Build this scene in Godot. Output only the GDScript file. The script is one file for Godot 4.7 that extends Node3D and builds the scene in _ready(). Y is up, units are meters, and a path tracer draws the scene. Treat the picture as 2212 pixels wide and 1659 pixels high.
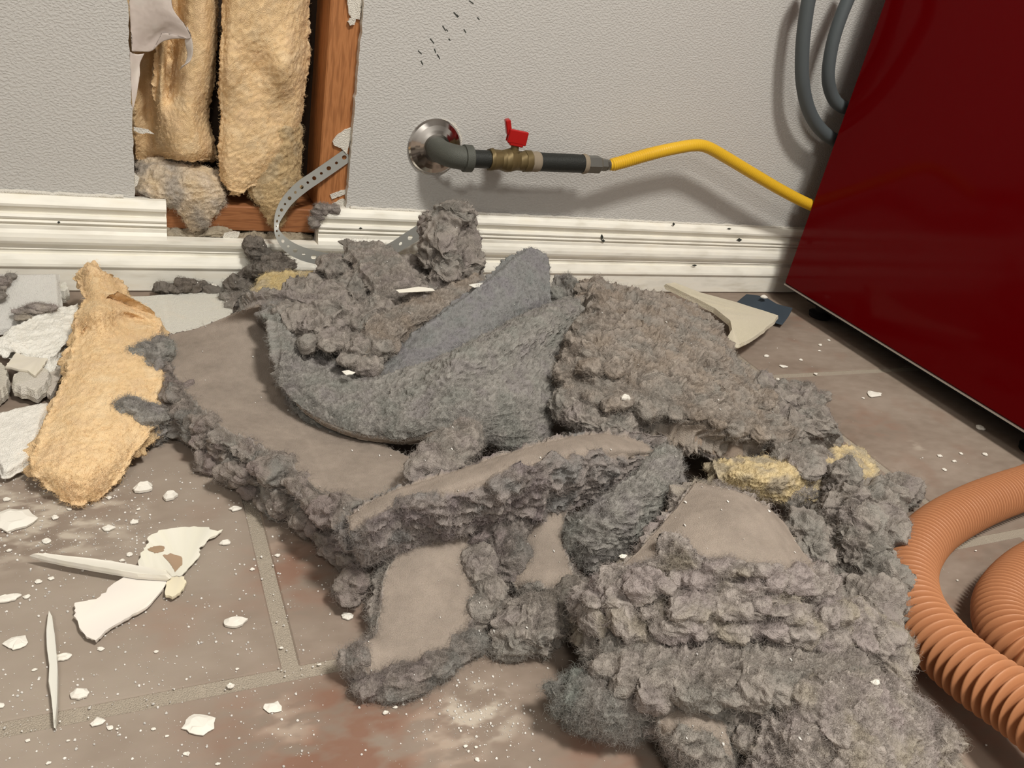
extends Node3D
# A torn-open wall with a heap of grey felt insulation on a dusty tile floor.
# World: the wall's front face is z = 0, the room lies towards +z, the floor is y = 0, metres.

const PW := 2212.0
const PH := 1659.0
const FOC := 1783.0
var cam_pos := Vector3(0.0, 0.5368, 1.2310)
var cam_basis: Basis
var M := {}
var names := {}
var rng := RandomNumberGenerator.new()
var n_cell := FastNoiseLite.new()
var n_mid := FastNoiseLite.new()
var n_fine := FastNoiseLite.new()
var n_low := FastNoiseLite.new()
var n_tint := FastNoiseLite.new()
var n_big := FastNoiseLite.new()
var n_layer := FastNoiseLite.new()
var strand_mesh: ArrayMesh

func _ready():
	# ---------- camera, air, lamp, exposure ----------
	cam_basis = Basis(Vector3.UP, -0.50488) * Basis(Vector3.RIGHT, -0.4821) * Basis(Vector3.BACK, 0.19970)
	var cam := Camera3D.new()
	cam.name = "camera"
	cam.transform = Transform3D(cam_basis, cam_pos)
	cam.fov = rad_to_deg(2.0 * atan(PH / 2.0 / FOC))
	cam.near = 0.02
	cam.far = 50.0
	add_child(cam)
	cam.current = true
	var we := WorldEnvironment.new()
	we.name = "air"
	var env := Environment.new()
	env.background_mode = Environment.BG_COLOR
	env.background_color = Color(0.02, 0.02, 0.02)
	env.tonemap_mode = Environment.TONE_MAPPER_LINEAR
	env.tonemap_exposure = 1.0
	env.sdfgi_enabled = true
	env.ssao_enabled = true
	env.ssil_enabled = true
	we.environment = env
	add_child(we)
	ceiling_lamp("round white ceiling light overhead in front of the wall", Vector3(0.62, 2.46, 1.60), 0.20, Color(1.0, 0.985, 0.952), 6.7)
	ceiling_lamp("second round ceiling light farther back in the room behind the camera", Vector3(-0.5, 2.46, 2.85), 0.24, Color(1.0, 0.985, 0.952), 2.9)
	setup_noise()
	setup_materials()
	build_room()
	build_wall_hole()
	build_baseboard()
	build_floor()
	build_cavity_insulation()
	build_pipe()
	build_hoses()
	build_appliance()
	build_drywall_debris()
	build_heap()
	build_crumbs()

# ---------- pixels of the photograph to places in the room ----------
func ray(px: float, py: float) -> Vector3:
	return cam_basis * Vector3((px - PW / 2.0) / FOC, -(py - PH / 2.0) / FOC, -1.0)
func fl(px: float, py: float, h := 0.0) -> Vector3:   # on the level plane y = h
	var d := ray(px, py)
	return cam_pos + d * ((h - cam_pos.y) / d.y)
func wl(px: float, py: float, z := 0.0) -> Vector3:   # on the upright plane at z
	var d := ray(px, py)
	return cam_pos + d * ((z - cam_pos.z) / d.z)

# ---------- naming ----------
func numbered(called: String) -> String:
	if not names.has(called):
		names[called] = 0
		return called
	names[called] += 1
	return "%s_%03d" % [called, names[called]]
func child_name(parent: Node, called: String) -> String:
	if not parent.has_node(called):
		return called
	var k := 1
	while parent.has_node("%s_%03d" % [called, k]):
		k += 1
	return "%s_%03d" % [called, k]
func tag(o: Node, label: String, category: String, group := ""):
	o.set_meta("label", label)
	o.set_meta("category", category)
	if group != "":
		o.set_meta("group", group)
	return o
func thing(called: String, label: String, category: String, at := Vector3.ZERO, group := "") -> Node3D:
	var o := Node3D.new()
	o.name = numbered(called)
	add_child(o, true)
	o.position = at
	tag(o, label, category, group)
	return o
func struct_root(called: String) -> Node3D:
	var o := Node3D.new()
	o.name = called
	add_child(o, true)
	o.set_meta("kind", "structure")
	return o
func put(called: String, mesh: Mesh, m: Material, parent: Node = self, label := "") -> MeshInstance3D:
	var o := MeshInstance3D.new()
	o.name = numbered(called) if parent == self else child_name(parent, called)
	o.mesh = mesh
	o.material_override = m
	o.cast_shadow = GeometryInstance3D.SHADOW_CASTING_SETTING_ON
	parent.add_child(o, true)
	if label != "":
		o.set_meta("label", label)
	return o

# ---------- noise and materials ----------
func mk_noise(n: FastNoiseLite, type: int, freq: float, oct: int, sd: int):
	n.noise_type = type
	n.frequency = freq
	n.seed = sd
	n.fractal_type = FastNoiseLite.FRACTAL_FBM if oct > 1 else FastNoiseLite.FRACTAL_NONE
	n.fractal_octaves = oct
func setup_noise():
	rng.seed = 4711
	# frequencies are per millimetre
	mk_noise(n_cell, FastNoiseLite.TYPE_CELLULAR, 1.0 / 15.0, 2, 11)
	n_cell.cellular_return_type = FastNoiseLite.RETURN_DISTANCE
	n_cell.cellular_jitter = 1.0
	n_cell.fractal_gain = 0.45
	n_cell.domain_warp_enabled = true
	n_cell.domain_warp_amplitude = 9.0
	n_cell.domain_warp_frequency = 1.0 / 28.0
	n_cell.domain_warp_fractal_octaves = 2
	mk_noise(n_big, FastNoiseLite.TYPE_CELLULAR, 1.0 / 38.0, 2, 17)
	n_big.cellular_return_type = FastNoiseLite.RETURN_DISTANCE
	n_big.domain_warp_enabled = true
	n_big.domain_warp_amplitude = 24.0
	n_big.domain_warp_frequency = 1.0 / 60.0
	mk_noise(n_layer, FastNoiseLite.TYPE_SIMPLEX, 1.0 / 11.0, 3, 18)
	n_layer.fractal_type = FastNoiseLite.FRACTAL_RIDGED
	mk_noise(n_mid, FastNoiseLite.TYPE_SIMPLEX_SMOOTH, 1.0 / 34.0, 3, 12)
	n_mid.fractal_type = FastNoiseLite.FRACTAL_RIDGED
	mk_noise(n_fine, FastNoiseLite.TYPE_SIMPLEX, 1.0 / 8.0, 4, 13)
	mk_noise(n_low, FastNoiseLite.TYPE_SIMPLEX_SMOOTH, 1.0 / 60.0, 3, 14)
	mk_noise(n_tint, FastNoiseLite.TYPE_SIMPLEX_SMOOTH, 1.0 / 45.0, 3, 15)
func ntex(type: int, freq: float, oct: int, sd: int, ramp: Array = [], size := 512, normal := false) -> NoiseTexture2D:
	var n := FastNoiseLite.new()
	mk_noise(n, type, freq, oct, sd)
	var t := NoiseTexture2D.new()
	t.width = size
	t.height = size
	t.seamless = true
	t.noise = n
	if normal:
		t.as_normal_map = true
	if ramp.size() > 0:
		var g := Gradient.new()
		g.offsets = PackedFloat32Array(ramp[0])
		g.colors = PackedColorArray(ramp[1])
		t.color_ramp = g
	return t
func mat(called: String, c: Color, rough := 0.8, metal := 0.0) -> StandardMaterial3D:
	var m := StandardMaterial3D.new()
	m.resource_name = called
	m.albedo_color = c
	m.roughness = rough
	m.metallic = metal
	m.metallic_specular = 0.4
	M[called] = m
	return m
func relief(m: StandardMaterial3D, tex: Texture2D, scale_cm: float, per_metre: Vector3):
	m.uv1_triplanar = true
	m.uv1_world_triplanar = true
	m.uv1_scale = per_metre
	m.heightmap_enabled = true
	m.heightmap_texture = tex
	m.heightmap_scale = scale_cm
func vcol(m: StandardMaterial3D):
	m.vertex_color_use_as_albedo = true
	return m
func setup_materials():
	var peel := ntex(FastNoiseLite.TYPE_SIMPLEX_SMOOTH, 0.030, 3, 3, [[0.0, 0.42, 0.62, 1.0], [Color(0.2, 0.2, 0.2), Color(0.35, 0.35, 0.35), Color(0.8, 0.8, 0.8), Color(1, 1, 1)]], 1024)
	var fuzz := ntex(FastNoiseLite.TYPE_SIMPLEX, 0.09, 4, 4, [], 512)
	var grain := ntex(FastNoiseLite.TYPE_SIMPLEX, 0.02, 4, 6, [[0.0, 0.4, 0.55, 1.0], [Color(0.78, 0.75, 0.72), Color(0.92, 0.9, 0.88), Color(1, 1, 1), Color(0.9, 0.87, 0.84)]], 512)
	var grime := ntex(FastNoiseLite.TYPE_SIMPLEX_SMOOTH, 0.012, 4, 7, [[0.0, 0.35, 0.6, 1.0], [Color(0.9, 0.89, 0.87), Color(0.97, 0.97, 0.97), Color(1, 1, 1), Color(0.98, 0.97, 0.95)]], 512)
	var m := mat("wall_paint", Color(0.765, 0.755, 0.738), 0.62)
	relief(m, peel, 0.066, Vector3(5.6, 8.4, 5.6))
	m = mat("room_paint", Color(0.80, 0.80, 0.80), 0.8)
	m = mat("gypsum_edge", Color(0.86, 0.84, 0.8), 0.9)
	relief(m, fuzz, 0.12, Vector3(9, 9, 9))
	m = mat("trim_paint", Color(0.965, 0.95, 0.905), 0.33)
	m.uv1_triplanar = true
	m.uv1_world_triplanar = true
	m.uv1_scale = Vector3(1.6, 7, 7)
	m.albedo_texture = grime
	m = mat("timber", Color(0.70, 0.47, 0.29), 0.6)
	m.uv1_triplanar = true
	m.uv1_world_triplanar = true
	m.uv1_scale = Vector3(14, 1.2, 14)
	m.albedo_texture = grain
	m = mat("timber_flat", Color(0.62, 0.41, 0.26), 0.65)
	m.uv1_triplanar = true
	m.uv1_world_triplanar = true
	m.uv1_scale = Vector3(1.2, 16, 14)
	m.albedo_texture = grain
	m = mat("dark_sheathing", Color(0.2, 0.15, 0.11), 0.9)
	m = vcol(mat("wool", Color.WHITE, 0.95))
	relief(m, fuzz, 0.10, Vector3(13, 13, 13))
	m.metallic_specular = 0.15
	m = vcol(mat("felt", Color.WHITE, 0.95))
	var felt_h := ntex(FastNoiseLite.TYPE_SIMPLEX, 0.16, 3, 8, [], 512)
	relief(m, felt_h, 0.06, Vector3(9, 9, 9))
	m.albedo_texture = ntex(FastNoiseLite.TYPE_SIMPLEX, 0.2, 3, 28, [[0.0, 0.3, 0.6, 1.0], [Color(0.78, 0.77, 0.76), Color(0.92, 0.92, 0.92), Color(1, 1, 1), Color(1, 1, 1)]], 512)
	m.metallic_specular = 0.15
	m = vcol(mat("strand", Color.WHITE, 0.8))
	m.metallic_specular = 0.2
	m = vcol(mat("gypsum", Color.WHITE, 0.92))
	relief(m, fuzz, 0.1, Vector3(9, 9, 9))
	m = vcol(mat("paper", Color.WHITE, 0.85))
	m = mat("galvanised", Color(0.66, 0.66, 0.64), 0.45, 0.3)
	m = mat("chrome", Color(0.8, 0.78, 0.76), 0.12, 1.0)
	m = mat("black_iron", Color(0.17, 0.175, 0.165), 0.5, 0.25)
	relief(m, fuzz, 0.05, Vector3(12, 12, 12))
	m = mat("dusty_iron", Color(0.33, 0.335, 0.31), 0.6, 0.2)
	relief(m, fuzz, 0.05, Vector3(12, 12, 12))
	m = mat("dusty_brass", Color(0.42, 0.36, 0.24), 0.5, 0.45)
	m = mat("tape", Color(0.55, 0.5, 0.43), 0.85)
	m = mat("red_lever", Color(0.66, 0.07, 0.06), 0.35)
	m = mat("steel_nut", Color(0.5, 0.5, 0.48), 0.35, 0.8)
	m = mat("yellow_coat", Color(0.87, 0.69, 0.17), 0.42)
	m = mat("grey_rubber", Color(0.33, 0.355, 0.365), 0.5)
	m = mat("orange_hose", Color(0.71, 0.485, 0.335), 0.45)
	m = mat("red_enamel", Color(0.37, 0.006, 0.02), 0.10)
	m.metallic_specular = 0.19
	m = mat("pale_edge", Color(0.66, 0.62, 0.58), 0.4)
	m = mat("dark_void", Color(0.05, 0.05, 0.05), 0.8)
	m = mat("grout", Color(0.655, 0.61, 0.55), 0.95)
	relief(m, fuzz, 0.1, Vector3(12, 12, 12))
	m = mat("scuff", Color(0.23, 0.24, 0.22), 0.8)
	m = mat("blue_rag", Color(0.23, 0.27, 0.31), 0.9)
	relief(m, fuzz, 0.06, Vector3(20, 20, 20))
	m = mat("plaster_bit", Color(0.9, 0.88, 0.84), 0.9)
	m = vcol(mat("speck", Color.WHITE, 0.9))

# ---------- meshes ----------
func amesh(v: PackedVector3Array, n: PackedVector3Array, idx: PackedInt32Array, c := PackedColorArray(), uv := PackedVector2Array()) -> ArrayMesh:
	var a := []
	a.resize(Mesh.ARRAY_MAX)
	a[Mesh.ARRAY_VERTEX] = v
	a[Mesh.ARRAY_NORMAL] = n
	if c.size() > 0:
		a[Mesh.ARRAY_COLOR] = c
	if uv.size() > 0:
		a[Mesh.ARRAY_TEX_UV] = uv
	a[Mesh.ARRAY_INDEX] = idx
	var me := ArrayMesh.new()
	me.add_surface_from_arrays(Mesh.PRIMITIVE_TRIANGLES, a)
	return me
func smooth_normals(v: PackedVector3Array, idx: PackedInt32Array) -> PackedVector3Array:
	var n := PackedVector3Array()
	n.resize(v.size())
	for t in range(0, idx.size(), 3):
		var a := idx[t]
		var b := idx[t + 1]
		var c := idx[t + 2]
		var p := v[a]
		var f := (v[c] - p).cross(v[b] - p)
		n[a] += f
		n[b] += f
		n[c] += f
	for i in n.size():
		n[i] = n[i].normalized()
	return n
# flat-shaded triangles: pts in threes, clockwise from outside
func faceted(tri: PackedVector3Array, col := Color(0, 0, 0, 0)) -> ArrayMesh:
	var n := PackedVector3Array()
	var idx := PackedInt32Array()
	n.resize(tri.size())
	idx.resize(tri.size())
	for t in range(0, tri.size(), 3):
		var f := (tri[t + 2] - tri[t]).cross(tri[t + 1] - tri[t]).normalized()
		for k in 3:
			n[t + k] = f
			idx[t + k] = t + k
	var c := PackedColorArray()
	if col.a > 0.0:
		c.resize(tri.size())
		c.fill(col)
	return amesh(tri, n, idx, c)
func add_quad(tri: PackedVector3Array, a: Vector3, b: Vector3, c: Vector3, d: Vector3) -> void:   # a b c d clockwise from outside
	for p in [a, b, c, a, c, d]:
		tri.append(p)
func box_tris(tri: PackedVector3Array, lo: Vector3, hi: Vector3, bev := 0.0) -> PackedVector3Array:
	if bev <= 0.0:
		var x0 := lo.x; var y0 := lo.y; var z0 := lo.z
		var x1 := hi.x; var y1 := hi.y; var z1 := hi.z
		add_quad(tri, Vector3(x0, y1, z1), Vector3(x1, y1, z1), Vector3(x1, y0, z1), Vector3(x0, y0, z1))
		add_quad(tri, Vector3(x1, y1, z0), Vector3(x0, y1, z0), Vector3(x0, y0, z0), Vector3(x1, y0, z0))
		add_quad(tri, Vector3(x0, y1, z0), Vector3(x0, y1, z1), Vector3(x0, y0, z1), Vector3(x0, y0, z0))
		add_quad(tri, Vector3(x1, y1, z1), Vector3(x1, y1, z0), Vector3(x1, y0, z0), Vector3(x1, y0, z1))
		add_quad(tri, Vector3(x0, y1, z0), Vector3(x1, y1, z0), Vector3(x1, y1, z1), Vector3(x0, y1, z1))
		add_quad(tri, Vector3(x0, y0, z1), Vector3(x1, y0, z1), Vector3(x1, y0, z0), Vector3(x0, y0, z0))
		return tri
	# bevelled: each face inset, edge strips and corner triangles
	var c := (lo + hi) / 2.0
	var h := (hi - lo) / 2.0
	var P := func(sx: float, sy: float, sz: float, k: int) -> Vector3:
		var q := Vector3(sx * (h.x - bev), sy * (h.y - bev), sz * (h.z - bev))
		q[k] += bev * [sx, sy, sz][k]
		return c + q
	var quads := []
	for k in 3:
		for s in [-1.0, 1.0]:
			var f := []
			for ab in [[-1.0, -1.0], [1.0, -1.0], [1.0, 1.0], [-1.0, 1.0]]:
				var g := [0.0, 0.0, 0.0]
				g[k] = s
				g[(k + 1) % 3] = ab[0]
				g[(k + 2) % 3] = ab[1]
				f.append(P.call(g[0], g[1], g[2], k))
			quads.append(f)
	for k in 3:
		var k1 := (k + 1) % 3
		var k2 := (k + 2) % 3
		for s1 in [-1.0, 1.0]:
			for s2 in [-1.0, 1.0]:
				var f := []
				for e in [[-1.0, k1], [1.0, k1], [1.0, k2], [-1.0, k2]]:
					var g := [0.0, 0.0, 0.0]
					g[k] = e[0]
					g[k1] = s1
					g[k2] = s2
					f.append(P.call(g[0], g[1], g[2], e[1]))
				quads.append(f)
	for sx in [-1.0, 1.0]:
		for sy in [-1.0, 1.0]:
			for sz in [-1.0, 1.0]:
				quads.append([P.call(sx, sy, sz, 0), P.call(sx, sy, sz, 1), P.call(sx, sy, sz, 2)])
	for f in quads:
		var mid: Vector3 = (f[0] + f[1] + f[2]) / 3.0
		var a: Vector3 = f[0]
		var nn: Vector3 = (f[2] - a).cross(f[1] - a)
		if nn.dot(mid - c) < 0.0:
			f.reverse()
		if f.size() == 4:
			add_quad(tri, f[0], f[1], f[2], f[3])
		else:
			for p in f:
				tri.append(p)
	return tri
func box_mesh(lo: Vector3, hi: Vector3, bev := 0.0) -> ArrayMesh:
	return faceted(box_tris(PackedVector3Array(), lo, hi, bev))
func spline(p: Array, t: float) -> Vector3:   # Catmull-Rom through p, t in 0..1
	var k := p.size() - 1
	var x := clampf(t, 0.0, 1.0) * k
	var i := mini(int(x), k - 1)
	var f := x - i
	var a: Vector3 = p[i]
	var b: Vector3 = p[i + 1]
	var z: Vector3 = p[i - 1] if i > 0 else a * 2.0 - b
	var c: Vector3 = p[i + 2] if i + 2 <= k else b * 2.0 - a
	return a.cubic_interpolate(b, z, c, f)
# points evenly spaced along a spline
func walk(p: Array, step: float) -> PackedVector3Array:
	var raw := PackedVector3Array()
	var n := (p.size() - 1) * 40
	for i in n + 1:
		raw.append(spline(p, float(i) / n))
	var length := 0.0
	for i in n:
		length += raw[i].distance_to(raw[i + 1])
	var count := maxi(2, int(length / step))
	var out := PackedVector3Array()
	var want := length / count
	var seg := 0
	var run := 0.0
	for k in count + 1:
		var target := want * k
		while seg < n - 1 and run + raw[seg].distance_to(raw[seg + 1]) < target:
			run += raw[seg].distance_to(raw[seg + 1])
			seg += 1
		var l := raw[seg].distance_to(raw[seg + 1])
		out.append(raw[seg].lerp(raw[seg + 1], clampf((target - run) / maxf(l, 1e-9), 0.0, 1.0)))
	return out
# a tube along a path; radius(s metres along) is a Callable or a float
func tube(path: PackedVector3Array, radius, sides := 20, caps := true) -> ArrayMesh:
	var v := PackedVector3Array()
	var idx := PackedInt32Array()
	var up := Vector3.UP
	var n := path.size()
	var s := 0.0
	var t0 := (path[1] - path[0]).normalized()
	if absf(t0.dot(up)) > 0.9:
		up = Vector3.RIGHT
	var u := (up - t0 * up.dot(t0)).normalized()
	for i in n:
		var t := (path[mini(i + 1, n - 1)] - path[maxi(i - 1, 0)]).normalized()
		u = (u - t * u.dot(t)).normalized()
		var w := t.cross(u)
		if i > 0:
			s += path[i].distance_to(path[i - 1])
		var r: float = (radius as Callable).call(s) if radius is Callable else radius
		for k in sides:
			var a := TAU * k / sides
			v.append(path[i] + (u * cos(a) + w * sin(a)) * r)
	for i in n - 1:
		for k in sides:
			var a := i * sides + k
			var b := i * sides + (k + 1) % sides
			idx.append_array(PackedInt32Array([a, a + sides, b, b, a + sides, b + sides]))
	if caps:
		for e in [0, n - 1]:
			var ci := v.size()
			v.append(path[e])
			for k in sides:
				v.append(v[e * sides + k])
			for k in sides:
				var a := ci + 1 + k
				var b := ci + 1 + (k + 1) % sides
				idx.append_array(PackedInt32Array([ci, a, b] if e == 0 else [ci, b, a]))
	return amesh(v, smooth_normals(v, idx), idx)
# a lathed profile round an axis: prof = [[along, radius], ...]; doubled corners stay sharp
func lathe(base: Vector3, axis: Vector3, prof: Array, sides := 32) -> ArrayMesh:
	var u := axis.cross(Vector3.UP)
	if u.length() < 0.1:
		u = axis.cross(Vector3.RIGHT)
	u = u.normalized()
	var w := axis.cross(u)
	var v := PackedVector3Array()
	var idx := PackedInt32Array()
	for i in prof.size() - 1:
		var o := v.size()
		for q in 2:
			for k in sides:
				var a := TAU * k / sides
				v.append(base + axis * prof[i + q][0] + (u * cos(a) + w * sin(a)) * prof[i + q][1])
		for k in sides:
			var a := o + k
			var b := o + (k + 1) % sides
			idx.append_array(PackedInt32Array([a, a + sides, b, b, a + sides, b + sides]))
	return amesh(v, smooth_normals(v, idx), idx)
# an irregular flake lying in a plane: outline in the plane, given thickness along up
func flake(outline: PackedVector3Array, up: Vector3, thick: float, inset := 0.12, rough := 0.0004, sub := 5) -> ArrayMesh:
	var c := Vector3.ZERO
	for p in outline:
		c += p
	c /= outline.size()
	var ring := PackedVector3Array()
	for i in outline.size():
		var a := outline[i]
		var b := outline[(i + 1) % outline.size()]
		for k in sub:
			var q := a.lerp(b, float(k) / sub)
			var jig := rough * (1.0 if k > 0 else 0.5)
			ring.append(q + (q - c).normalized() * rng.randf_range(-jig, jig))
	# the ring must run clockwise seen from up
	var area := 0.0
	for i in ring.size():
		area += (ring[i] - c).cross(ring[(i + 1) % ring.size()] - c).dot(up)
	if area > 0.0:
		ring.reverse()
	var x := (ring[0] - c).normalized()
	var y := up.cross(x)
	var flat := PackedVector2Array()
	for p in ring:
		flat.append(Vector2((p - c).dot(x), (p - c).dot(y)))
	var tris := Geometry2D.triangulate_polygon(flat)
	var v := PackedVector3Array()
	var idx := PackedInt32Array()
	var n := ring.size()
	for p in ring:
		v.append(p + up * (thick + rng.randf_range(-0.3, 0.3) * (minf(thick, 0.0015) if inset > 0.09 else 0.0002)) + (c - p) * inset * (minf(1.0, thick * 40.0) if inset < 0.3 else 1.0))
	for p in ring:
		v.append(p + up * thick * 0.45)
	for p in ring:
		v.append(p + (c - p) * 0.04)
	for t in range(0, tris.size(), 3):
		var a := tris[t]
		var b := tris[t + 1]
		var d := tris[t + 2]
		if (v[d] - v[a]).cross(v[b] - v[a]).dot(up) < 0.0:
			idx.append_array(PackedInt32Array([a, d, b]))
		else:
			idx.append_array(PackedInt32Array([a, b, d]))
	for r in 2:
		for i in n:
			var a := r * n + i
			var b := r * n + (i + 1) % n
			idx.append_array(PackedInt32Array([a, a + n, b, b, a + n, b + n]))
	var tri := PackedVector3Array()
	for i in idx:
		tri.append(v[i])
	var fm := faceted(tri)
	return fm
func tinted(m: ArrayMesh, f: Callable) -> ArrayMesh:
	var a := m.surface_get_arrays(0)
	var c := PackedColorArray()
	for p in a[Mesh.ARRAY_VERTEX]:
		c.append((f as Callable).call(p))
	a[Mesh.ARRAY_COLOR] = c
	var o := ArrayMesh.new()
	o.add_surface_from_arrays(Mesh.PRIMITIVE_TRIANGLES, a)
	return o
func px_outline(list: Array, h: float) -> PackedVector3Array:
	var out := PackedVector3Array()
	for p in list:
		out.append(fl(p[0], p[1], h))
	return out
func wall_outline(list: Array, z: float) -> PackedVector3Array:
	var out := PackedVector3Array()
	for p in list:
		out.append(wl(p[0], p[1], z))
	return out
func moved(pts: PackedVector3Array, by: Vector3) -> PackedVector3Array:
	var out := PackedVector3Array()
	for p in pts:
		out.append(p + by)
	return out

# ---------- wool, felt, fibreglass ----------
# linear base colours: [deep, high, tint a, tint b]
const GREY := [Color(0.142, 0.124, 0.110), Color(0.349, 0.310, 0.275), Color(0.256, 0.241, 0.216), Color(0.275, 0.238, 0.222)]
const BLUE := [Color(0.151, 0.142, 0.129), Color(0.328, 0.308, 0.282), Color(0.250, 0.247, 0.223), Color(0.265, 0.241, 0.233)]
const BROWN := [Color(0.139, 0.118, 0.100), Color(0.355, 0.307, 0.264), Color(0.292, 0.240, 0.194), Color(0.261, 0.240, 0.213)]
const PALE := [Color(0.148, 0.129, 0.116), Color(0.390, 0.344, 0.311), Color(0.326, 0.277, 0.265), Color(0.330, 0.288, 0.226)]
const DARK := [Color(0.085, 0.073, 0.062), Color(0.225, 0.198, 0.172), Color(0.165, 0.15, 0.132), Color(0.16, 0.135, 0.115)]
const YELLOW := [Color(0.66, 0.455, 0.240), Color(0.86, 0.625, 0.365), Color(0.77, 0.555, 0.335), Color(0.83, 0.635, 0.40)]
const STRAW := [Color(0.48, 0.36, 0.17), Color(0.68, 0.55, 0.30), Color(0.58, 0.48, 0.28), Color(0.44, 0.38, 0.28)]
const DIRTY := [Color(0.38, 0.31, 0.22), Color(0.70, 0.58, 0.44), Color(0.40, 0.36, 0.32), Color(0.70, 0.55, 0.36)]
const WHITE := [Color(0.60, 0.57, 0.51), Color(0.80, 0.77, 0.71), Color(0.70, 0.67, 0.62), Color(0.74, 0.71, 0.65)]
const TAN := Color(0.330, 0.275, 0.230)

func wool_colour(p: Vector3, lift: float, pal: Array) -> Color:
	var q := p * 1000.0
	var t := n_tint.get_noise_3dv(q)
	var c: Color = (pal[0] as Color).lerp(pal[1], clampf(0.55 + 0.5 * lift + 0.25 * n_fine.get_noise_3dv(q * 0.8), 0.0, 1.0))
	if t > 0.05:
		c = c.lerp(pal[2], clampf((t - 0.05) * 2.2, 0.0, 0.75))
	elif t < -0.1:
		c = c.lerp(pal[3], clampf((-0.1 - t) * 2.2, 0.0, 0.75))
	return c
# how far a fleecy surface stands proud at p: about -1..1
func fleece(p: Vector3) -> float:
	var q := p * 1000.0
	return -n_cell.get_noise_3dv(q) * 0.75 - 0.25 + n_mid.get_noise_3dv(q) * 0.35 + n_fine.get_noise_3dv(q) * 0.46
# streaks of torn layers, and lumps the size of a fist's knuckles
func layers(p: Vector3) -> float:
	return n_layer.get_noise_3dv(Vector3(p.x * 260.0 + p.z * 140.0, p.y * 1000.0, p.z * 420.0 - p.x * 160.0))
func lumps(p: Vector3) -> float:
	return -n_big.get_noise_3dv(p * 1000.0) - 0.35
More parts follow.
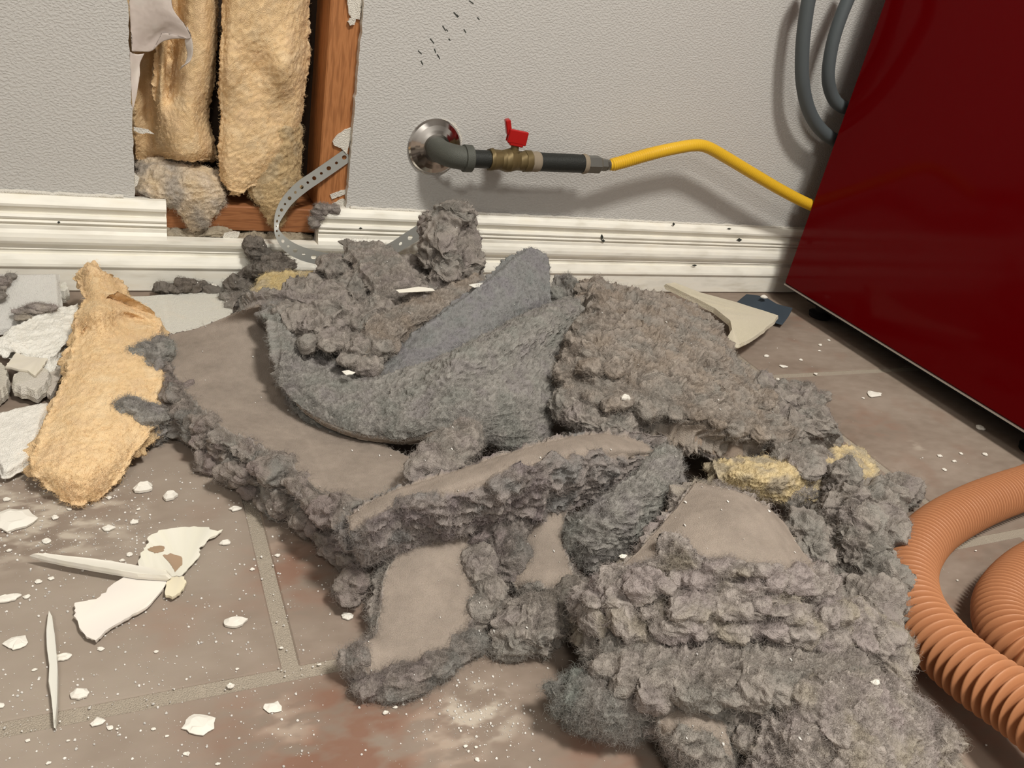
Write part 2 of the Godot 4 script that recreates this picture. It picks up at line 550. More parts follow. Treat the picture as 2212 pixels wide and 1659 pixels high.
# a torn slab through a grid of photograph points (rows of px, py, height or wall depth)
# options: step, thick, amp (fleece on the sides), top_amp, pal, face (0 none, 1 all of the top, or a share of v), tan, edge (raggedness), seed, wall
func slab(rows: Array, o: Dictionary) -> Dictionary:
	var on_wall: bool = o.get("wall", false)
	var grid := []
	for r in rows:
		var line := []
		for k in range(0, r.size(), 3):
			line.append(wl(r[k], r[k + 1], r[k + 2]) if on_wall else fl(r[k], r[k + 1], r[k + 2]))
		grid.append(line)
	var step: float = o.get("step", 0.002)
	var thick: float = o.get("thick", 0.03)
	var amp: float = o.get("amp", 0.007)
	var top_amp: float = o.get("top_amp", amp)
	var edge: float = o.get("edge", 0.010)
	var pal: Array = o.get("pal", GREY)
	var face: float = o.get("face", 0.0)
	var tan: Color = o.get("tan", TAN)
	var shift: Vector3 = Vector3(1.37, 0.71, 2.13) * float(o.get("seed", 1))
	var floor_y: float = o.get("floor", 0.001)
	# how many steps
	var lu := 0.0
	var lv := 0.0
	for line in grid:
		var l := 0.0
		for k in line.size() - 1:
			l += line[k].distance_to(line[k + 1])
		lu = maxf(lu, l)
	for k in grid[0].size():
		var l := 0.0
		for j in grid.size() - 1:
			l += grid[j][mini(k, grid[j].size() - 1)].distance_to(grid[j + 1][mini(k, grid[j + 1].size() - 1)])
		lv = maxf(lv, l)
	var nu := maxi(8, int(lu / step)) + 1
	var nv := maxi(8, int(lv / step)) + 1
	# interpolate along rows, then across
	var lines := []
	for line in grid:
		var pl := PackedVector3Array()
		for i in nu:
			pl.append(spline(line, float(i) / (nu - 1)))
		lines.append(pl)
	var P := PackedVector3Array()
	P.resize(nu * nv)
	var nr := lines.size() - 1
	for j in nv:
		var x := float(j) / (nv - 1) * nr
		var r := mini(int(x), nr - 1)
		var f := x - r
		var la: PackedVector3Array = lines[r]
		var lb: PackedVector3Array = lines[r + 1]
		var lz: PackedVector3Array = lines[maxi(r - 1, 0)]
		var lc: PackedVector3Array = lines[mini(r + 2, nr)]
		for i in nu:
			var a := la[i]
			var b := lb[i]
			P[j * nu + i] = a.cubic_interpolate(b, lz[i] if r > 0 else a * 2.0 - b, lc[i] if r + 2 <= nr else b * 2.0 - a, f)
	var N := PackedVector3Array()
	N.resize(nu * nv)
	var facing := 0.0
	for j in nv:
		var j0 := maxi(j - 1, 0) * nu
		var j1 := mini(j + 1, nv - 1) * nu
		for i in nu:
			var du := P[j * nu + mini(i + 1, nu - 1)] - P[j * nu + maxi(i - 1, 0)]
			var dv := P[j1 + i] - P[j0 + i]
			var n := du.cross(dv).normalized()
			N[j * nu + i] = n
			facing += n.dot(cam_pos - P[j * nu + i])
	var sgn := 1.0 if facing > 0.0 else -1.0
	var su := lu / (nu - 1)
	var sv := lv / (nv - 1)
	var cnt := nu * nv
	var V := PackedVector3Array()
	var D := PackedVector3Array()   # outward direction
	var A := PackedFloat32Array()   # fleece amplitude
	var K := PackedByteArray()      # 1 felt face
	V.resize(cnt * 2)
	D.resize(cnt * 2)
	A.resize(cnt * 2)
	K.resize(cnt * 2)
	var lip: float = o.get("lip", 0.0)
	var round_r := minf(thick * 0.5, 0.014)
	for j in nv:
		var ej := minf(j, nv - 1 - j) * sv
		var vv := float(j) / (nv - 1)
		for i in nu:
			var k := j * nu + i
			var e := minf(minf(i, nu - 1 - i) * su, ej)
			var n := N[k] * sgn
			var drop := 0.0
			if e < round_r:
				var q := 1.0 - e / round_r
				drop = round_r * (1.0 - sqrt(maxf(0.0, 1.0 - q * q)))
			var w3 := n_low.get_noise_3dv((P[k] + shift) * 1000.0)
			var is_face := 0
			if face > 0.0:
				var lim := face + (w3 * 0.22 if face < 0.999 else 1.0)
				if vv < lim and e > 0.004 + 0.006 * absf(w3):
					is_face = 1
			var ta := top_amp if is_face == 0 else minf(top_amp, 0.0012)
			if is_face == 0 and face > 0.0:
				ta = amp
			if lip > 0.0 and vv > lip and float(i) / (nu - 1) < 0.62:
				is_face = 1
				ta = 0.0011
			var near := clampf(1.0 - e / 0.016, 0.0, 1.0)
			V[k] = P[k] - n * drop
			D[k] = n
			A[k] = lerpf(ta, amp * (0.5 if face > 0.0 else 1.0), near if is_face == 0 else near * 0.2)
			K[k] = is_face
			V[cnt + k] = P[k] - n * (thick - drop * 0.6)
			D[cnt + k] = -n
			A[cnt + k] = amp
			K[cnt + k] = 0
	# the rim: rings between the top's edge and the bottom's
	var loop := PackedInt32Array()
	for i in nu:
		loop.append(i)
	for j in range(1, nv):
		loop.append(j * nu + nu - 1)
	for i in range(nu - 2, -1, -1):
		loop.append((nv - 1) * nu + i)
	for j in range(nv - 2, 0, -1):
		loop.append(j * nu)
	var L := loop.size()
	var ns := maxi(2, int(thick / (step * 1.2)))
	for r in range(1, ns):
		var t := float(r) / ns
		for q in L:
			var k := loop[q]
			var tangent := P[loop[(q + 1) % L]] - P[loop[(q - 1 + L) % L]]
			var out := tangent.cross(N[k]).normalized()
			var ci := clampi(k % nu, 1, nu - 2)
			var cj := clampi(k / nu, 1, nv - 2)
			if out.dot(P[k] - P[cj * nu + ci]) < 0.0:
				out = -out
			V.append(V[k].lerp(V[cnt + k], t) + out * thick * 0.16 * sin(PI * t))
			D.append((out + N[k] * sgn * (1.0 - 2.0 * t) * 0.5).normalized())
			A.append(amp * 1.25)
			K.append(0)
	# fleece: pushed out along the outward direction, torn sideways near the rim
	var C := PackedColorArray()
	C.resize(V.size())
	var total := V.size()
	for k in total:
		var p := V[k]
		var s := p + shift
		var a := A[k]
		var f := fleece(s) if a > 0.0013 else 0.6 * n_fine.get_noise_3dv(s * 260.0)
		if edge > 0.0 and a > 0.0013:
			var q := s * 1000.0
			var w := edge * clampf(a / amp, 0.0, 1.0) * (1.0 if k >= cnt * 2 or a >= amp * 0.95 else 0.5)
			p += Vector3(n_low.get_noise_3dv(q + Vector3(300, 0, 0)), 0.5 * n_low.get_noise_3dv(q + Vector3(0, 500, 0)), n_low.get_noise_3dv(q + Vector3(0, 0, 700))) * w
		if a > 0.0035:
			f += 0.45 * layers(s)
			p += D[k] * (lumps(s) * 1.15 * (a - 0.0015))
		p += D[k] * f * a
		if not on_wall and p.y < floor_y:
			p.y = floor_y + 0.0005 * f
		V[k] = p
		if K[k] == 1:
			var g := 1.0 + 0.16 * n_tint.get_noise_3dv(s * 900.0) + 0.10 * n_fine.get_noise_3dv(s * 700.0)
			C[k] = Color(tan.r * g, tan.g * g, tan.b * g)
		else:
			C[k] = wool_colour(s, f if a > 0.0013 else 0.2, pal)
	# triangles
	var fi := PackedInt32Array()
	var wi := PackedInt32Array()
	for j in nv - 1:
		for i in nu - 1:
			var a := j * nu + i
			var b := a + 1
			var c := a + nu
			var d := c + 1
			var up := PackedInt32Array([a, c, b, b, c, d] if sgn > 0.0 else [a, b, c, b, d, c])
			var down := PackedInt32Array([cnt + a, cnt + b, cnt + c, cnt + b, cnt + d, cnt + c] if sgn > 0.0 else [cnt + a, cnt + c, cnt + b, cnt + b, cnt + c, cnt + d])
			# du x dv * sgn points out; clockwise order turns the other way
			if K[a] + K[b] + K[c] + K[d] >= 3:
				fi.append_array(up)
			else:
				wi.append_array(up)
			wi.append_array(down)
	var ring := func(r: int, q: int) -> int:
		if r == 0:
			return loop[q % L]
		if r == ns:
			return cnt + loop[q % L]
		return cnt * 2 + (r - 1) * L + q % L
	var flip := 0
	for r in ns:
		for q in L:
			var a: int = ring.call(r, q)
			var b: int = ring.call(r, q + 1)
			var c: int = ring.call(r + 1, q)
			var d: int = ring.call(r + 1, q + 1)
			if flip == 0:
				# decided once, on the smooth slab
				var tangent := P[loop[1]] - P[loop[0]]
				var out := (P[loop[0]] - P[nu + 1 + loop[0]])
				var clock := (-N[loop[0]] * sgn * thick).cross(tangent)   # (c - a) x (b - a)
				flip = 1 if clock.dot(out) > 0.0 else -1
			wi.append_array(PackedInt32Array([a, b, c, b, d, c] if flip > 0 else [a, c, b, b, c, d]))
	var all := wi.duplicate()
	all.append_array(fi)
	return {"v": V, "n": smooth_normals(V, all), "c": C, "wool": wi, "face": fi}
# a wad of wool: overlapping torn lumps. lumps = [px, py, h, rx, ry, rz] in photograph points and metres
func wad(lumps: Array, o: Dictionary) -> Dictionary:
	var step: float = o.get("step", 0.002)
	var pal: Array = o.get("pal", GREY)
	var amp: float = o.get("amp", 0.35)
	var shift: Vector3 = Vector3(2.31, 1.17, 0.53) * float(o.get("seed", 1))
	var on_wall: bool = o.get("wall", false)
	var V := PackedVector3Array()
	var C := PackedColorArray()
	var I := PackedInt32Array()
	for l in lumps:
		var c: Vector3 = wl(l[0], l[1], l[2]) if on_wall else fl(l[0], l[1], l[2])
		var R := Vector3(l[3], l[4], l[5])
		var big: float = maxf(R.x, maxf(R.y, R.z))
		var nv := clampi(int(PI * big / step), 12, 130)
		var nu := nv * 2
		var base := V.size()
		var am := amp * (R.x + R.y + R.z) / 3.0
		for j in nv + 1:
			var th := PI * j / nv
			for i in (1 if j == 0 or j == nv else nu):
				var ph := TAU * i / nu
				var d := Vector3(sin(th) * cos(ph), cos(th), sin(th) * sin(ph))
				var p := c + d * R
				var s := p + shift
				var q := s * 1000.0
				p += Vector3(n_low.get_noise_3dv(q + Vector3(300, 0, 0)), n_low.get_noise_3dv(q + Vector3(0, 500, 0)), n_low.get_noise_3dv(q + Vector3(0, 0, 700))) * am * 1.3
				var q2 := q * 2.8
				p += Vector3(n_low.get_noise_3dv(q2 + Vector3(130, 0, 0)), n_low.get_noise_3dv(q2 + Vector3(0, 270, 0)), n_low.get_noise_3dv(q2 + Vector3(0, 0, 410))) * am * 0.6
				var f := fleece(s)
				f += 0.4 * layers(s)
				p += d * (f * minf(am, 0.009) + lumps(s) * am * 0.5)
				if not on_wall and p.y < 0.001:
					p.y = 0.001 + 0.0004 * f
				V.append(p)
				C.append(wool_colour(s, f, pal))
		for j in nv:
			for i in nu:
				var i2 := (i + 1) % nu
				if j == 0:
					I.append_array(PackedInt32Array([base, base + 1 + i, base + 1 + i2]))
				elif j == nv - 1:
					var last := base + 1 + (nv - 1) * nu
					var r0 := base + 1 + (j - 1) * nu
					I.append_array(PackedInt32Array([r0 + i, last, r0 + i2]))
				else:
					var r0 := base + 1 + (j - 1) * nu
					I.append_array(PackedInt32Array([r0 + i, r0 + nu + i, r0 + i2, r0 + i2, r0 + nu + i, r0 + nu + i2]))
	# the sphere's turn: checked on the first triangle against its centre
	return {"v": V, "n": smooth_normals(V, turned(V, I)), "c": C, "wool": turned(V, I), "face": PackedInt32Array()}
func turned(V: PackedVector3Array, I: PackedInt32Array) -> PackedInt32Array:
	# signed volume: clockwise-from-outside triangles give a negative one
	var vol := 0.0
	for t in range(0, I.size(), 3):
		vol += V[I[t]].dot(V[I[t + 1]].cross(V[I[t + 2]]))
	if vol <= 0.0:
		return I
	var out := PackedInt32Array()
	out.resize(I.size())
	for t in range(0, I.size(), 3):
		out[t] = I[t]
		out[t + 1] = I[t + 2]
		out[t + 2] = I[t + 1]
	return out
# many small twists of wool strung along a line of photograph points [px, py, h]
func chain(line: Array, count: int, r: float, spread: float) -> Array:
	var out := []
	for i in count:
		var x := (i + rng.randf()) / count * (line.size() - 1)
		var k := mini(int(x), line.size() - 2)
		var f := x - k
		var s := r * rng.randf_range(0.55, 1.25)
		var e := Vector3(s * rng.randf_range(0.7, 1.5), s * rng.randf_range(0.45, 0.95), s * rng.randf_range(0.6, 1.2))
		out.append([lerpf(line[k][0], line[k + 1][0], f) + rng.randf_range(-1, 1) * spread, lerpf(line[k][1], line[k + 1][1], f) + rng.randf_range(-1, 1) * spread, maxf(0.004, lerpf(line[k][2], line[k + 1][2], f)), e.x, e.y, e.z])
	return out
# some of the triangles as a mesh of their own, relative to an origin
func cut(d: Dictionary, which: PackedInt32Array, at: Vector3) -> ArrayMesh:
	var V: PackedVector3Array = d.v
	var N: PackedVector3Array = d.n
	var C: PackedColorArray = d.c
	var back := PackedInt32Array()
	back.resize(V.size())
	back.fill(-1)
	var v := PackedVector3Array()
	var n := PackedVector3Array()
	var c := PackedColorArray()
	var idx := PackedInt32Array()
	idx.resize(which.size())
	for k in which.size():
		var i := which[k]
		if back[i] < 0:
			back[i] = v.size()
			v.append(V[i] - at)
			n.append(N[i])
			c.append(C[i])
		idx[k] = back[i]
	return amesh(v, n, idx, c)
func make_strand():
	# a thin curled hair one unit long
	var v := PackedVector3Array()
	var idx := PackedInt32Array()
	var n := 5
	for i in n + 1:
		var t := float(i) / n
		var c := Vector3(0.34 * sin(t * 2.8), t, 0.16 * sin(t * 4.6) * t)
		var w := 1.0 - 0.6 * t
		for k in 3:
			var a := TAU * k / 3.0
			v.append(c + Vector3(cos(a), 0, sin(a)) * 0.014 * w)
	for i in n:
		for k in 3:
			var a := i * 3 + k
			var b := i * 3 + (k + 1) % 3
			idx.append_array(PackedInt32Array([a, a + 3, b, b, a + 3, b + 3]))
	var col := PackedColorArray()
	col.resize(v.size())
	col.fill(Color.WHITE)
	strand_mesh = amesh(v, smooth_normals(v, idx), idx, col)
func hairs(d: Dictionary, wanted: int, length: float, at: Vector3, parent: Node, called := "loose_fibres", bright := 1.12):
	var count := int(wanted * 1.55)
	if strand_mesh == null:
		make_strand()
	var V: PackedVector3Array = d.v
	var N: PackedVector3Array = d.n
	var C: PackedColorArray = d.c
	var W: PackedInt32Array = d.wool
	var mm := MultiMesh.new()
	mm.transform_format = MultiMesh.TRANSFORM_3D
	mm.use_colors = true
	mm.mesh = strand_mesh
	mm.instance_count = count
	for i in count:
		var k := W[rng.randi() % W.size()]
		var tries := 0
		while tries < 4 and N[k].dot(cam_pos - V[k]) < -0.1:
			k = W[rng.randi() % W.size()]
			tries += 1
		var rv := Vector3(rng.randf_range(-1, 1), rng.randf_range(-1, 1), rng.randf_range(-1, 1))
		rv -= N[k] * rv.dot(N[k]) * 0.75
		var y := (N[k] * 0.36 + rv).normalized()
		var x := y.cross(Vector3(rng.randf_range(-1, 1), rng.randf_range(-1, 1), rng.randf_range(-1, 1))).normalized()
		var l := minf(length, 0.0088) * rng.randf_range(0.35, 1.0)
		var wd := rng.randf_range(0.6, 1.05) * 0.0100
		var b := Basis(x * wd * 1.1, y * l, x.cross(y) * wd * 1.1)
		mm.set_instance_transform(i, Transform3D(b, V[k] - at - N[k] * 0.0008))
		var g := bright * rng.randf_range(0.75, 1.3)
		mm.set_instance_color(i, Color(C[k].r * g, C[k].g * g, C[k].b * g))
	var o := MultiMeshInstance3D.new()
	o.name = called
	o.multimesh = mm
	o.material_override = M["strand"]
	parent.add_child(o, true)
	o.set_meta("kind", "stuff")
func middle(d: Dictionary) -> Vector3:
	var lo := Vector3(9, 9, 9)
	var hi := -lo
	for p in d.v:
		lo = lo.min(p)
		hi = hi.max(p)
	return Vector3((lo.x + hi.x) / 2.0, lo.y, (lo.z + hi.z) / 2.0)
func add_wool(root: Node3D, d: Dictionary, hair_count: int, hair_len: float, body := "wool_body", face_name := "felt_face", mats := ["wool", "felt"], hair_name := "loose_fibres"):
	if d.face.size() > 0:
		put(face_name, cut(d, d.face, root.position), M[mats[1]], root, "smooth tan felt face" if face_name == "felt_face" else "")
	put(body, cut(d, d.wool, root.position), M[mats[0]], root)
	if hair_count > 0:
		hairs(d, hair_count, hair_len, root.position, root, hair_name)
var heap_spots := PackedVector3Array()
func felt_piece(called: String, label: String, category: String, d: Dictionary, hair_count: int, hair_len := 0.009, group := "", body := "wool_body") -> Node3D:
	var root := thing(called, label, category, middle(d), group)
	add_wool(root, d, hair_count, hair_len, body)
	if not body == "fibre_body":
		for i in int(hair_count / 550.0) + 2:
			for tries in 20:
				var k := rng.randi() % (d.v as PackedVector3Array).size()
				if d.n[k].y > 0.45 and d.v[k].z > 0.03:
					heap_spots.append(d.v[k])
					break
	return root

# ---------- the room ----------
func ceiling_lamp(label: String, at: Vector3, r: float, c: Color, energy: float):
	if not M.has("lamp_glass"):
		var m := mat("lamp_glass", Color(1, 1, 1), 0.5)
		m.emission_enabled = true
		m.emission = c
		m.emission_energy_multiplier = 2.0
		mat("lamp_metal", Color(0.8, 0.8, 0.8), 0.4, 0.5)
	var t := thing("ceiling_light", label, "lamp", at)
	put("rim", lathe(Vector3(0, 0.04, 0), Vector3.DOWN, [[0.0, r + 0.02], [0.03, r + 0.025], [0.045, r + 0.01], [0.03, r]], 40), M["lamp_metal"], t)
	put("shade", lathe(Vector3(0, 0.005, 0), Vector3.DOWN, [[0.0, r], [0.004, r * 0.7], [0.005, 0.0]], 40), M["lamp_glass"], t)
	var l := AreaLight3D.new()
	l.name = "lamp_glow"
	l.area_size = Vector2(r * 1.7, r * 1.7)
	l.light_color = c
	l.light_energy = energy
	l.area_range = 8.0
	l.area_attenuation = 2.0
	l.shadow_enabled = true
	t.add_child(l)
	l.position = Vector3(0, -0.02, 0)
	l.rotation = Vector3(-PI / 2, 0, 0)
func build_room():
	var x0 := -2.3
	var x1 := 2.9
	var z1 := 3.4
	var top := 2.5
	var o := struct_root("ceiling")
	put("ceiling_board", box_mesh(Vector3(x0 - 0.1, top, -0.2), Vector3(x1 + 0.1, top + 0.1, z1 + 0.1)), M["room_paint"], o)
	for w in [["wall_left", Vector3(x0 - 0.1, -0.05, -0.2), Vector3(x0, top, z1 + 0.1)], ["wall_right", Vector3(x1, -0.05, -0.2), Vector3(x1 + 0.1, top, z1 + 0.1)], ["wall_front", Vector3(x0, -0.05, z1), Vector3(x1, top, z1 + 0.1)]]:
		var m := put(w[0], box_mesh(w[1], w[2]), M["room_paint"])
		m.set_meta("kind", "structure")
# a ragged line between two points on the wall
func ragged(a: Vector2, b: Vector2, step: float, amount: float) -> Array:
	var out := []
	var n := maxi(1, int(a.distance_to(b) / step))
	var side := (b - a).orthogonal().normalized()
	for i in n:
		var j := 0.0 if i == 0 else rng.randf_range(-amount, amount) * (2.2 if rng.randf() < 0.1 else 1.0)
		out.append(a.lerp(b, float(i) / n) + side * j)
	return out
func build_wall_hole():
	var root := struct_root("wall_back")
	var polys := []
	var hl := 0.0312
	var hr := 0.3300
	var ht := 0.66
	var hb := 0.131
	var nl := 0.0705
	var nr := 0.2855
	var nb := 0.0775
	var left: Array = ragged(Vector2(hl, 0.0), Vector2(hl, ht), 0.006, 0.0007)
	left.append(Vector2(hl, ht))
	var pl := PackedVector2Array([Vector2(-2.4, 0.0)])
	for p in left:
		pl.append(p)
	pl.append(Vector2(hl, 2.5))
	pl.append(Vector2(-2.4, 2.5))
	polys.append(pl)
	var right: Array = ragged(Vector2(hr, ht), Vector2(hr, 0.0), 0.006, 0.0008)
	var pr := PackedVector2Array([Vector2(3.0, 0.0), Vector2(3.0, 2.5), Vector2(hr, 2.5)])
	for p in right:
		pr.append(p)
	pr.append(Vector2(hr, 0.0))
	polys.append(pr)
	polys.append(PackedVector2Array([Vector2(hl, ht), Vector2(hr, ht), Vector2(hr, 2.5), Vector2(hl, 2.5)]))
	var pb := PackedVector2Array([Vector2(hr, 0.0), Vector2(hr, hb + 0.004)])
	for q in [[Vector2(hr, hb + 0.004), Vector2(nr, hb)], [Vector2(nr, hb), Vector2(nr, nb)], [Vector2(nr, nb), Vector2(nl, nb)], [Vector2(nl, nb), Vector2(nl, hb)], [Vector2(nl, hb), Vector2(hl, hb + 0.002)]]:
		var r: Array = ragged(q[0], q[1], 0.005, 0.0011)
		for k in range(1, r.size()):
			pb.append(r[k])
		pb.append(q[1])
	pb.append(Vector2(hl, 0.0))
	polys.append(pb)
	var front := PackedVector3Array()
	var edge := PackedVector3Array()
	for p in polys:
		var tris := Geometry2D.triangulate_polygon(p)
		for t in range(0, tris.size(), 3):
			var a: Vector2 = p[tris[t]]
			var b: Vector2 = p[tris[t + 1]]
			var c: Vector2 = p[tris[t + 2]]
			if (b - a).cross(c - a) > 0.0:
				var q := b
				b = c
				c = q
			for v in [a, b, c]:
				front.append(Vector3(v.x, v.y, 0.0))
			for v in [a, c, b]:
				edge.append(Vector3(v.x, v.y, -0.0127))
		var clock := Geometry2D.is_polygon_clockwise(p)
		for i in p.size():
			var a: Vector2 = p[i]
			var b: Vector2 = p[(i + 1) % p.size()]
			var q := [Vector3(a.x, a.y, 0), Vector3(b.x, b.y, 0), Vector3(b.x, b.y, -0.0127), Vector3(a.x, a.y, -0.0127)]
			if clock:
				q.reverse()
			add_quad(edge, q[0], q[1], q[2], q[3])
	put("drywall", faceted(front), M["wall_paint"], root)
	put("cut_edge", faceted(edge), M["gypsum_edge"], root, "broken white gypsum edge of the opening")
	# behind the sheets
	put("stud", box_mesh(Vector3(0.2875, 0.1255, -0.1017), Vector3(0.3460, 2.46, -0.0128), 0.002), M["timber"], root, "reddish timber stud at the right of the opening")
	put("stud", box_mesh(Vector3(-0.118, 0.1255, -0.1017), Vector3(-0.080, 2.46, -0.0128), 0.002), M["timber"], root)
	put("sole_plate", box_mesh(Vector3(-2.3, 0.0865, -0.1017), Vector3(2.9, 0.1250, -0.0130), 0.002), M["timber_flat"], root, "reddish timber plate along the foot of the wall")
	put("kerb", box_mesh(Vector3(-2.3, -0.02, -0.1017), Vector3(2.9, 0.0780, -0.018), 0.003), M["tape"], root)
	put("sheathing", box_mesh(Vector3(-2.4, -0.05, -0.15), Vector3(3.0, 2.5, -0.102)), M["dark_sheathing"], root)
	# scraps of board and paper still nailed to the stud
	var bits := [
		[[[747, -10], [781, -10], [779, 20], [776, 42], [760, 40], [752, 30], [750, 10]], -0.0125, 0.004],
		[[[755, 38], [767, 40], [764, 52], [754, 54], [750, 46]], -0.0125, 0.005],
		[[[728, 290], [745, 278], [758, 274], [761, 292], [752, 310], [748, 332], [738, 320], [720, 312], [718, 304]], -0.0125, 0.004],
		[[[712, 420], [735, 411], [750, 408], [748, 418], [730, 424], [716, 430]], -0.0125, 0.002],
		[[[716, 440], [740, 428], [746, 432], [744, 446], [728, 445]], -0.0125, 0.003],
		[[[288, 274], [302, 276], [320, 279], [335, 290], [318, 287], [304, 288], [289, 282]], -0.004, 0.001],
		[[[290, 372], [301, 384], [296, 400], [290, 404]], -0.004, 0.002],
		[[[484, 503], [495, 499], [517, 500], [514, 512], [496, 516], [480, 512]], -0.004, 0.004]]
	for b in bits:
		put("board_scrap", flake(wall_outline(b[0], b[1]), Vector3(0, 0, 1), b[2], 0.1, 0.0008), M["gypsum_edge"], root)
	# pale ring of broken paint behind the pipe flange
	put("broken_paint", flake(wall_outline([[900, 275], [925, 262], [960, 258], [985, 268], [1000, 300], [990, 350], [960, 372], [915, 376], [898, 362], [886, 340], [884, 316], [892, 292]], 0.0), Vector3(0, 0, 1), 0.0009, 0.02, 0.0015), M["gypsum_edge"], root)
	# dark scuffs on the paint: short strokes slanting down to the right
	for s in [[1012, 2, 10, 5], [979, 27, 9, 9], [985, 32, 5, 3], [955, 56, 7, 10], [963, 64, 4, 3], [928, 84, 9, 9], [937, 106, 4, 7], [943, 118, 6, 8], [902, 110, 8, 6], [1001, 64, 5, 6], [968, 84, 4, 3], [1030, 38, 5, 4], [908, 132, 5, 7]]:
		var a := Vector2(s[0], s[1])
		var b := a + Vector2(s[2], s[3])
		var w := Vector2(2.2, -1.4)
		put("scuff_mark", flake(wall_outline([[a.x, a.y], [a.x + w.x, a.y + w.y], [b.x + w.x * 0.6, b.y], [b.x, b.y + 2.0]], 0.0), Vector3(0, 0, 1), 0.00025, 0.0, 0.0004, 3), M["scuff"], root)
	# torn facing paper hanging into the opening
	var pale := func(_p: Vector3) -> Color: return Color(0.60, 0.515, 0.47)
	var d := slab([
		[276, -60, -0.006, 310, -60, -0.003, 345, -60, 0.001, 375, -60, 0.004],
		[279, 0, -0.006, 315, 10, -0.002, 350, 8, 0.004, 372, 12, 0.006],
		[281, 40, -0.006, 325, 48, -0.004, 365, 45, 0.004, 400, 55, 0.012],
		[283, 80, -0.006, 315, 90, -0.012, 352, 72, -0.006, 410, 82, 0.012],
		[285, 110, -0.006, 305, 112, -0.014, 330, 108, -0.012, 352, 72, -0.004]],
		{"wall": true, "thick": 0.0009, "amp": 0.0012, "top_amp": 0.0012, "edge": 0.004, "step": 0.0015, "pal": [Color(0.5, 0.43, 0.39), Color(0.66, 0.58, 0.53), Color(0.58, 0.5, 0.46), Color(0.6, 0.55, 0.5)], "seed": 3})
	put("torn_paper", cut(d, d.wool, Vector3.ZERO), M["paper"], root, "torn pinkish facing paper at the opening's upper left")
	d = slab([[404, 55, 0.010, 400, 72, 0.008], [414, 85, 0.012, 399, 92, 0.006], [416, 110, 0.010, 404, 118, 0.002], [410, 130, 0.006, 398, 138, -0.002], [392, 142, 0.002, 386, 152, -0.006]],
		{"wall": true, "thick": 0.0012, "amp": 0.001, "top_amp": 0.001, "edge": 0.004, "step": 0.0015, "pal": [Color(0.55, 0.48, 0.44), Color(0.72, 0.66, 0.6), Color(0.6, 0.54, 0.5), Color(0.66, 0.6, 0.54)], "seed": 5})
	put("torn_paper", cut(d, d.wool, Vector3.ZERO), M["paper"], root)
	d = slab([[281, 112, -0.006, 296, 118, -0.012, 312, 116, -0.014], [283, 160, -0.006, 294, 150, -0.012, 302, 140, -0.014], [285, 200, -0.005, 296, 190, -0.008, 301, 165, -0.010], [287, 240, -0.004, 291, 225, -0.006, 296, 205, -0.008]],
		{"wall": true, "thick": 0.001, "amp": 0.0008, "top_amp": 0.0008, "edge": 0.004, "step": 0.0015, "pal": [Color(0.55, 0.48, 0.44), Color(0.70, 0.62, 0.57), Color(0.6, 0.54, 0.5), Color(0.66, 0.6, 0.54)], "seed": 6})
	put("torn_paper", cut(d, d.wool, Vector3.ZERO), M["paper"], root)
